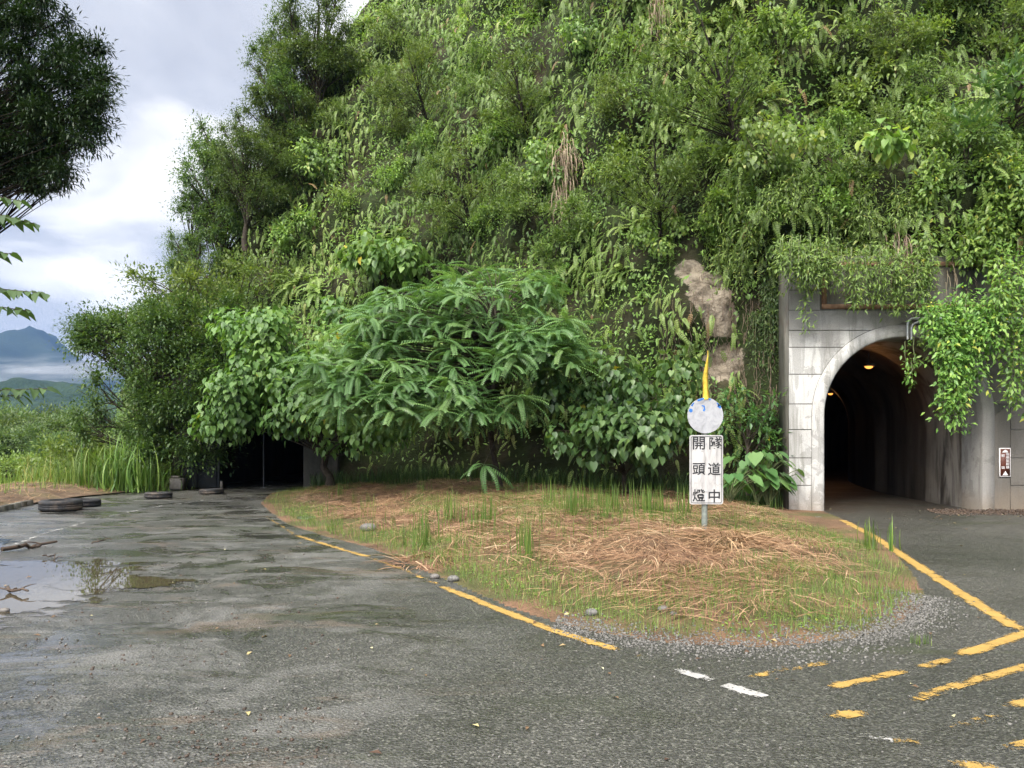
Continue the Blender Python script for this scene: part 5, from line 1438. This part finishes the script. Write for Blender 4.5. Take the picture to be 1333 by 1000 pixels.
# gravel: fringe of the island, grit on the road
def t_stone():
    V = np.array([(-1, -1, -.6), (1, -1, -.6), (1, 1, -.6), (-1, 1, -.6), (-.75, -.75, .55), (.75, -.75, .55), (.75, .75, .55), (-.75, .75, .55)], float) * 0.5
    V[:, :2] *= 1 + 0.0 * V[:, :2]
    return V, np.array([(0, 3, 2, 1), (4, 5, 6, 7), (0, 1, 5, 4), (1, 2, 6, 5), (2, 3, 7, 6), (3, 0, 4, 7)])
T_STONE = t_stone()
edge = ISL[9:17]; ec = np.concatenate([[0], np.cumsum(np.hypot(*np.diff(edge, axis=0).T))])
n2g = lambda x, y: fbm(np.stack((x, y, 0 * x), -1), 0.8, 2, 97) * 0.5 + 0.5
N = 6000; sidx = rng.random(N) * ec[-1]
x = np.interp(sidx, ec, edge[:, 0]); y = np.interp(sidx, ec, edge[:, 1])
cx_, cy_ = 1.2, 11.0; dx, dy = x - cx_, y - cy_; L_ = np.hypot(dx, dy)
off = rng.normal(-0.03, 0.2, N) * (0.55 + 0.9 * n2g(x, y))
x += dx / L_ * off; y += dy / L_ * off
z = np.maximum(bank_z(x, y), 0.0) + 0.003
mb = MB(); scatter(mb, T_STONE, np.stack((x, y, z), 1), rand_unit(N) * np.array((1, 1, 0.35)), UP + rng.normal(size=(N, 3)) * 0.3, 0.006 + 0.016 * rng.random(N) ** 2, rng.random(N))
N = 1500; py = HORIZON + 70 + 360 * rng.random(N) ** 0.8; px = rng.uniform(-20, 1350, N) ; px = np.where(rng.random(N) < 0.55, rng.uniform(-20, 500, N), px)
Y = CAM_H * FPX / (py - HORIZON); X = (px - 666.5) / FPX * Y
ok = ~inside_poly(X, Y, ISL) & (X > kerb_x(Y)) & (Y < 22); X, Y = X[ok], Y[ok]; N = len(X)
scatter(mb, T_STONE, np.stack((X, Y, 0 * X + 0.004), 1), rand_unit(N) * np.array((1, 1, 0.3)), UP + rng.normal(size=(N, 3)) * 0.3, 0.004 + 0.016 * rng.random(N) ** 4, rng.random(N))
tag(mb.build('gravel', M['stone']), 'grey gravel along the island edge and loose grit on the road', 'gravel', kind='stuff')
# dark soil crumbs and litter on the road and along the wall
mb = MB(); N = 900
px, py = rng.uniform(-10, 420, N), 700 + 300 * rng.random(N); Y = CAM_H * FPX / (py - HORIZON); X = (px - 666.5) / FPX * Y
k = rng.random(N) < sstep(0.42, 0.6, n2(X, Y, 0.7, 91)); X, Y = X[k], Y[k]; N = len(X)
scatter(mb, T_STONE, np.stack((X, Y, 0 * X + 0.003), 1), rand_unit(N) * np.array((1, 1, 0.25)), UP + rng.normal(size=(N, 3)) * 0.3, 0.005 + 0.018 * rng.random(N) ** 2, 0.5)
N = 1500; X = rng.uniform(9.0, 11.5, N); Y = 16.7 - np.abs(rng.normal(0, 0.35, N)); 
scatter(mb, T_STONE, np.stack((X, Y, 0.004 + 0.05 * np.maximum(0, 1 - (16.7 - Y) / 0.4) * rng.random(N)), 1), rand_unit(N) * np.array((1, 1, 0.3)), UP + rng.normal(size=(N, 3)) * 0.3, 0.012 + 0.05 * rng.random(N) ** 2, 0.5)
tag(mb.build('soil_debris', M['dead']), 'dark crumbs of soil and bark washed over the road', 'debris', kind='stuff')
mb = MB(); N = 150
X = np.concatenate([rng.uniform(-10, 11, N), rng.uniform(7, 10.4, 60), rng.uniform(-10, -6, 50), rng.uniform(-6, 4, 60)]); Y = np.concatenate([rng.uniform(4, 16.5, N), rng.uniform(14, 18, 60), rng.uniform(20, 23.5, 50), rng.uniform(3.5, 7, 60)])
ok = (X > kerb_x(Y)); X, Y = X[ok], Y[ok]; Z = np.maximum(bank_z(X, Y), 0) + 0.008; N = len(X); az = rng.random(N) * 6.28
scatter(mb, t_kite(0.5, 0.1, 0.15), np.stack((X, Y, Z), 1), np.stack((np.cos(az), np.sin(az), rng.normal(0.05, 0.1, N)), 1), UP + rng.normal(size=(N, 3)) * 0.25, 0.025 + 0.045 * rng.random(N), rng.random(N) ** 1.4)
tag(mb.build('leaf_litter', M['litter']), 'scattered fallen leaves on the asphalt', 'leaf litter', kind='stuff')
# cobbles at the island edge
def cobble(px, py, s_, mat, lab, zz=0.0):
    p = gp(px, py, zz); mb = MB(); a, bq = 12, 7; V = []
    for j in range(bq):
        ph = math.pi * j / (bq - 1)
        for i_ in range(a):
            t = 6.283 * i_ / a; q = np.array((math.sin(ph) * math.cos(t), 0.75 * math.sin(ph) * math.sin(t), 0.6 * math.cos(ph)))
            V.append(q * (1 + 0.18 * float(fbm(q[None] + px, 0.8, 2, 3)[0])) * s_)
    mb.add(V, [(j * a + i_, (j + 1) * a + i_, (j + 1) * a + (i_ + 1) % a, j * a + (i_ + 1) % a) for j in range(bq - 1) for i_ in range(a)])
    tag(mb.build('cobble', M[mat], smooth=True, loc=(p[0], p[1], max(0, float(bank_z(p[0], p[1]))) + s_ * 0.35)), lab, 'stone')
cobble(864, 803, 0.055, 'stonedark', 'brownish rounded cobble where the straw meets the gravel'); cobble(877, 808, 0.036, 'stone', 'small pale pebble touching the brownish cobble')
cobble(770, 803, 0.06, 'stone', 'flat pale stone at the island edge by the yellow line'); cobble(779, 811, 0.03, 'stone', 'small pale stone just below the flat pale stone')
cobble(590, 757, 0.07, 'stone', 'grey stone at the island edge near the start of the solid yellow line'); cobble(566, 753, 0.06, 'stonedark', 'grey cobble next to the larger grey stone')
cobble(480, 695, 0.14, 'stonedark', 'dark rock half buried in the straw bank'); cobble(6, 797, 0.045, 'stonedark', 'round grey stone lying in the puddle')
# dead branches in the puddle
def branch(pix, r, lab):
    pts = [gp(*p) + UP * (0.03 + 0.02 * rng.random()) for p in pix]; c = pts[0].copy(); c[2] = 0
    mb = MB(); P_ = np.array(pts) - c; k = 9; q = np.linspace(0, len(P_) - 1, k); Q = np.stack([np.interp(q, np.arange(len(P_)), P_[:, j]) for j in range(3)], 1) + rng.normal(size=(k, 3)) * 0.018
    tube(mb, Q, np.linspace(r, r * 0.5, k), 6)
    for i_ in (2, 4, 6):
        e = Q[i_] + np.array((rng.normal() * 0.13, rng.normal() * 0.13, 0.04)); tube(mb, bezier(Q[i_], (Q[i_] + e) / 2 + UP * 0.03, e, 4), np.linspace(r * 0.4, r * 0.12, 4), 4)
    tag(mb.build('fallen_branch', M['dead'], loc=c), lab, 'branch', 'dead branches at the puddle')
branch([(4, 719), (40, 714), (73, 710)], 0.035, 'long dark dead branch lying across the upper puddle'); branch([(8, 772), (22, 774), (36, 775)], 0.02, 'short dark stick lying in the middle of the puddle')
branch([(120, 708), (135, 706), (146, 705)], 0.012, 'small broken twig on the road beyond the puddle'); branch([(55, 728), (68, 727), (80, 728)], 0.01, 'thin forked twig beside the long dead branch')

# ------------------------------------------------------------------ verge: tall grass, straw, bushes, valley trees
def silvergrass(px, py, D, n, h, lab, tone=0.45):
    p = at(px, py, D); base = np.array((p[0], D, float(verge_z(np.array([p[0]]), np.array([D]))[0]) - 0.03))
    mb = MB(); az = rng.random(n) * 6.28; el = rng.uniform(0.75, 1.45, n)
    pp = np.stack((rng.normal(0, 0.28, n), rng.normal(0, 0.2, n), 0 * az), 1)
    el = rng.uniform(0.5, 1.4, n)
    for h0, bend_ in ((0, 1.4), (1, 2.1), (2, 2.7)):
        j = np.arange(n) % 3 == h0; m_ = int(j.sum())
        scatter(mb, t_blade(0.021, bend_, 7), pp[j] * np.array((1.5, 1.3, 1)), np.stack((np.cos(az) * np.cos(el), np.sin(az) * np.cos(el), np.sin(el)), 1)[j], np.stack((np.cos(az), np.sin(az), 0.2 + 0 * az), 1)[j], h * (0.45 + 0.75 * rng.random(m_)), np.clip(rng.normal(tone, 0.2, m_), 0, 0.97))
    tag(mb.build('tall_grass', M['grass'], loc=base), lab, 'tall grass', 'tall grass clumps on the verge')
for px, D, n, h, lab in ((185, 23.0, 150, 1.5, 'arching tall grass clump nearest to the dark hoarding'), (160, 22.6, 170, 1.75, 'tallest arching grass clump under the dark tree'), (132, 22.8, 150, 1.5, 'arching tall grass clump left of the tallest one'),
                         (105, 23.2, 110, 1.2, 'tall grass clump in the middle of the verge'), (75, 23.6, 100, 0.9, 'yellowish tall grass clump beyond the largest tyre'), (45, 24.0, 100, 0.75, 'low yellowish grass clump at the valley edge of the verge'), (205, 23.4, 90, 1.0, 'short grass clump behind the lone small tyre')):
    silvergrass(px, 630, D, n, h, lab, 0.45 if px > 90 else 0.72)
def verge_pts(n, x0=-19, x1=-10.3, y0=14, y1=24.2):
    x, y = rng.uniform(x0, x1, n * 3), rng.uniform(y0, y1, n * 3); ok = x < kerb_x(y) - 0.25; x, y = x[ok][:n], y[ok][:n]
    return np.stack((x, y, verge_z(x, y)), 1)
P_ = verge_pts(5000); N = len(P_); az = rng.random(N) * 6.28
mb = MB(); scatter(mb, t_blade(0.02, 0.5, 3), P_ + UP * 0.03 * rng.random((N, 1)), np.stack((np.cos(az), np.sin(az), rng.normal(0.15, 0.2, N)), 1), UP + rng.normal(size=(N, 3)) * 0.3, 0.2 + 0.4 * rng.random(N), np.clip(rng.normal(0.42, 0.2, N), 0, 1))
tag(mb.build('verge_straw', M['straw']), 'brown dead grass scattered over the muddy verge', 'dry grass', kind='stuff')
P_ = verge_pts(7000, -22, -12.5, 15, 30); P_ = P_[rng.random(len(P_)) < sstep(0.42, 0.55, n2(P_[:, 0], P_[:, 1], 1.5, 95) + 0.15 * sstep(-14, -17, P_[:, 0]))]; N = len(P_); az = rng.random(N) * 6.28
mb = MB(); scatter(mb, t_blade(0.03, 1.2, 4), P_, np.stack((np.cos(az) * 0.5, np.sin(az) * 0.5, 1 + 0 * az), 1), np.stack((np.cos(az), np.sin(az), 0.2 + 0 * az), 1), 0.15 + 0.45 * rng.random(N), np.clip(rng.normal(0.6, 0.2, N), 0, 1))
tag(mb.build('verge_grass', M['grass']), 'light green grass growing on the far side of the verge', 'grass', kind='stuff')
# bushes falling away to the valley
def valley_bush(x, y, s_, lab, mat='feather'):
    b = np.array((x, y, float(ground_z(np.array([x]), np.array([y]))[0]) - 0.1))
    c = crown_clumps(b + (0, 0, 0.65 * s_), (1.1 * s_, 1.0 * s_, 0.6 * s_), 20, 0.5 * s_)
    return plant('valley_bush', lab, 'bush', b, [b, b + (0, 0, 0.4 * s_), b + (0.05, 0, 0.8 * s_)], c, T_KITE, 0.13 * s_ ** 0.5, 500 / s_, 'up', mat, 'bark', 0.05, 0.02, 0.02, 0.15, 'bushes beyond the verge', twigs=1)
v0 = valley_bush(at(95, 600, 26)[0], 26.5, 1.5, 'light green bush behind the tall grass in the middle of the verge')
for px, D, s_, lab in ((130, 25.5, 1.0, 'light green bush close behind the tallest arching grass'), (50, 28, 1.1, 'light green bush behind the low yellowish grass'), (10, 27, 1.2, 'light green bush at the frame edge beyond the verge'), (70, 34, 1.5, 'larger light green bush farther down the valley side'),
                       (25, 36, 1.5, 'far light green bush down the valley side, nearest the frame edge'), (-25, 33, 1.6, 'bush at the very edge of the picture down the valley side'), (100, 38, 1.6, 'farthest bush under the dark leaning tree'), (-10, 46, 2.0, 'big bush below the valley trees'), (118, 23.9, 0.7, 'small bush between the arching grass clumps on the verge'), (60, 24.6, 0.6, 'small bush just behind the low yellowish grass'), (215, 24.0, 0.7, 'small bush behind the pale concrete block')):
    x = at(px, 600, D)[0]; copy_thing(v0, (x, D, float(ground_z(np.array([x]), np.array([D]))[0]) - 0.1), px, s_ / 1.5, lab)
# valley trees
def valley_tree_template():
    t = thing('valley_tree', '', 'tree', (0, 0, 0))
    c = np.concatenate([crown_clumps((0, 0, 6.6), (2.6, 2.6, 1.7), 40, 0.95, 0.7), crown_clumps((0, 0, 5), (2.2, 2.2, 1.2), 14, 0.9)])
    wood([(0, 0, -0.6), (0.1, 0, 2.5), (0, 0.1, 5.5)], 0.2, 0.07, c, 0.05, 1).build('trunk', M['bark'], t, True)
    mb = MB(); leaves_on_clumps(mb, c, 260, T_KITE, 0.26, 'up', 0.0); mb.build('crown', M['ridge'], t); return t
vt = valley_tree_template()
first = True
for px, py, D in ((20, 548, 72), (60, 552, 70), (95, 550, 75), (-20, 545, 74), (40, 545, 82), (80, 541, 90), (0, 541, 92), (-60, 541, 85), (115, 546, 84), (30, 560, 62), (75, 568, 60), (-15, 566, 62), (60, 541, 100), (20, 540, 105)):
    top = at(px, py, D); g = float(ground_z(np.array([top[0]]), np.array([D]))[0]); h = top[2] - g; sc = max(0.6, h / 8.2)
    lab = 'rounded valley tree among the wood below the mountains' if D > 65 else 'rounded valley tree standing in front of the valley wood'
    if first: vt.location = (top[0], D, g); vt.scale = (min(sc, 1.4), min(sc, 1.4), sc); vt['label'] = lab; vt['group'] = lab; first = False
    else: copy_thing(vt, (top[0], D, g), px, (min(sc, 1.4), min(sc, 1.4), sc), lab, lab)

# ------------------------------------------------------------------ near trees overhanging from the left
b = np.array((-13.2, 13.2, -0.3))
cl_ = np.concatenate([fill_px([(-80, 120, 20, 130, 12.2, 14.6), (-60, 130, 90, 190, 12.2, 14.2), (-80, 75, 150, 235, 12.4, 14), (-120, 60, -60, 40, 12.4, 15), (-250, -60, -80, 200, 12.4, 15), (20, 140, 60, 170, 12.2, 14.2), (-30, 85, 160, 245, 12.4, 13.8)], 260, 0.3)])
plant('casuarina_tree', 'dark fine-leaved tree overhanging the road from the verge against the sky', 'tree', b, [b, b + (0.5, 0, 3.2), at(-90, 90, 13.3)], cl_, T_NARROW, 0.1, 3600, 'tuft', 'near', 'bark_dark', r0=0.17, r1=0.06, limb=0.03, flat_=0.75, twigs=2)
b = np.array((-7.6, 8.0, ground_z(np.array([-7.6]), np.array([8.0]))[0]))
b = np.array((-10.9, 9.0, 0.05))
def branch_tree():
    t = thing('mulberry_tree', 'slim tree reaching leafy twigs into the picture under the dark fine-leaved tree', 'tree', b)
    ms, mb = MB(), MB(); tr = np.array([(0, 0, -0.1), (0.2, -0.2, 1.5), (0.5, -0.5, 3.2), (0.8, -0.7, 4.6)])
    tube(ms, tr, [0.09, 0.075, 0.055, 0.03], 8)
    def twig(tip, i0, n, size, droop=0.0):
        n = int(n * 2.6)
        e = np.array(tip) - b; a = tr[i0]; P_ = bezier(a, (a + e) / 2 + UP * (0.25), e, 14); tube(ms, P_, np.linspace(0.022, 0.004, 14), 5)
        s_ = np.linspace(0.45, 1.0, n); c = np.stack([np.interp(s_ * 13, np.arange(14), P_[:, k]) for k in range(3)], 1)
        T = unit(np.gradient(c, axis=0)); side = np.where(np.arange(n) % 2 == 0, 1.0, -1.0)[:, None]
        lat = np.cross(T, UP) * side
        d = lat * 0.75 + T * 0.5 - UP * 0.45 + rng.normal(size=(n, 3)) * 0.2
        scatter(mb, t_heart(0.6, 0.06, 0.2), c, d, UP + rng.normal(size=(n, 3)) * 0.25, 1.25 * size * (0.7 + 0.5 * rng.random(n)), np.clip(rng.normal(0.4, 0.15, n), 0, 0.9))
    for px, py, D, i0, n, s_ in ((58, 382, 8.2, 2, 26, 0.12), (48, 292, 8.3, 3, 22, 0.12), (38, 405, 8.0, 2, 22, 0.12), (28, 262, 8.4, 3, 20, 0.12), (62, 506, 8.1, 1, 24, 0.12), (30, 515, 8.2, 1, 18, 0.13), (15, 330, 8.2, 2, 14, 0.12), (-30, 300, 8, 3, 20, 0.13), (-40, 420, 8, 2, 20, 0.13), (-60, 350, 8.6, 3, 24, 0.13)):
        twig(at(px, py, D), i0, n, s_)
    ms.build('trunk', M['bark'], t, True); mb.build('crown', M['dark'], t)
branch_tree()

# ------------------------------------------------------------------ far hills, mountains and the air between
def hill(name, x0, x1, y0, y1, f, mat, n=(150, 110)):
    XX, YY = np.meshgrid(np.linspace(x0, x1, n[0]), np.linspace(y0, y1, n[1])); mb = MB(); mb.add(*sheet(XX, YY, f(XX, YY))); return structure(mb, name, M[mat], True)
def f_mid(x, y):
    P_ = np.stack((x, y, 0 * x), -1); q = np.exp(-((y - 1150) / 330) ** 2)
    e = sstep(560, 760, y) * sstep(1900, 1600, y)
    crest = 78 + 26 * np.exp(-((x + 740) / 130) ** 2) - 18 * np.exp(-((x + 560) / 60) ** 2)
    return -30 + e * (30 + q * crest * 0.95 - 5 + 34 * fbm(P_, 200, 5, 101) + 12 * fbm(P_, 40, 3, 102))
hill('forest_hill', -1900, 500, 540, 1950, f_mid, 'forest', (260, 170))
def f_far(x, y):
    P_ = np.stack((x, y, 0 * x), -1)
    r = 370 + 200 * np.exp(-(np.abs(x + 2170) / 190) ** 1.4) + 60 * np.exp(-((x + 2700) / 300) ** 2) - 60 * sstep(-2000, -1500, x)
    e = np.exp(-((y - 3500) / 620) ** 2)
    rg = 1 - np.abs(fbm(P_, 700, 4, 111))
    return -40 + e * (r * 0.86 + 170 * (rg - 0.85) + 130 * (0.75 - np.abs(fbm(P_, 330, 4, 113))) - 60 + 50 * fbm(P_, 150, 4, 112)) + sstep(2100, 2700, y) * 20
hill('mountain', -5200, 2200, 2050, 5200, f_far, 'mountain', (230, 130))

def mat_volume(name, color, density, noise=0.0):
    m = NT(name); v = m.n('VolumePrincipled'); v.inputs['Color'].default_value = (*color, 1); v.inputs['Density'].default_value = density
    v.inputs['Anisotropy'].default_value = 0.2
    if noise:
        p = m.obj(); n_ = m.step(m.noise(p, 2.4, 5, 0.6), 0.45, 0.7)
        r = m.n('VectorMath', operation='LENGTH'); m.set(r.inputs[0], p)
        fall = m.step(r.outputs['Value'], 1.0, 0.35)
        m.set(v.inputs['Density'], m.math('MULTIPLY', m.math('MULTIPLY', n_, fall), density))
    m.t.links.new(v.outputs[0], m.out.inputs['Volume']); return m.m
mb = MB(); box(mb, -5500, 5500, -5450, 5450, -62, 640)
hz = mb.build('haze', mat_volume('haze_air', (0.15, 0.27, 0.53), 0.00015)); hz['kind'] = 'stuff'; hz['label'] = 'pale blue air between the road and the mountains'; hz['category'] = 'haze'

def mist(x, y, z, rx, ry, rz, dens, lab):
    V, F = [], []; a, b_ = 24, 13
    for j in range(b_):
        ph = math.pi * j / (b_ - 1)
        for i_ in range(a):
            t = 2 * math.pi * i_ / a; V.append((math.sin(ph) * math.cos(t), math.sin(ph) * math.sin(t), math.cos(ph)))
    mb = MB(); mb.add(V, [(j * a + i_, (j + 1) * a + i_, (j + 1) * a + (i_ + 1) % a, j * a + (i_ + 1) % a) for j in range(b_ - 1) for i_ in range(a)])
    o = mb.build('mist', M['mist'], loc=(x, y, z)); o.scale = (rx, ry, rz); o['kind'] = 'stuff'; o['label'] = lab; o['category'] = 'mist'
M['mist'] = mat_volume('low_mist', (0.95, 0.97, 1.0), 0.009, 1)
p = at(20, 487, 2100); mist(*p, 420, 120, 55, 1, 'white mist drifting before the mountain')
p = at(110, 478, 2150); mist(*p, 330, 100, 45, 1, 'white mist bank between the mountain and the forest hill')
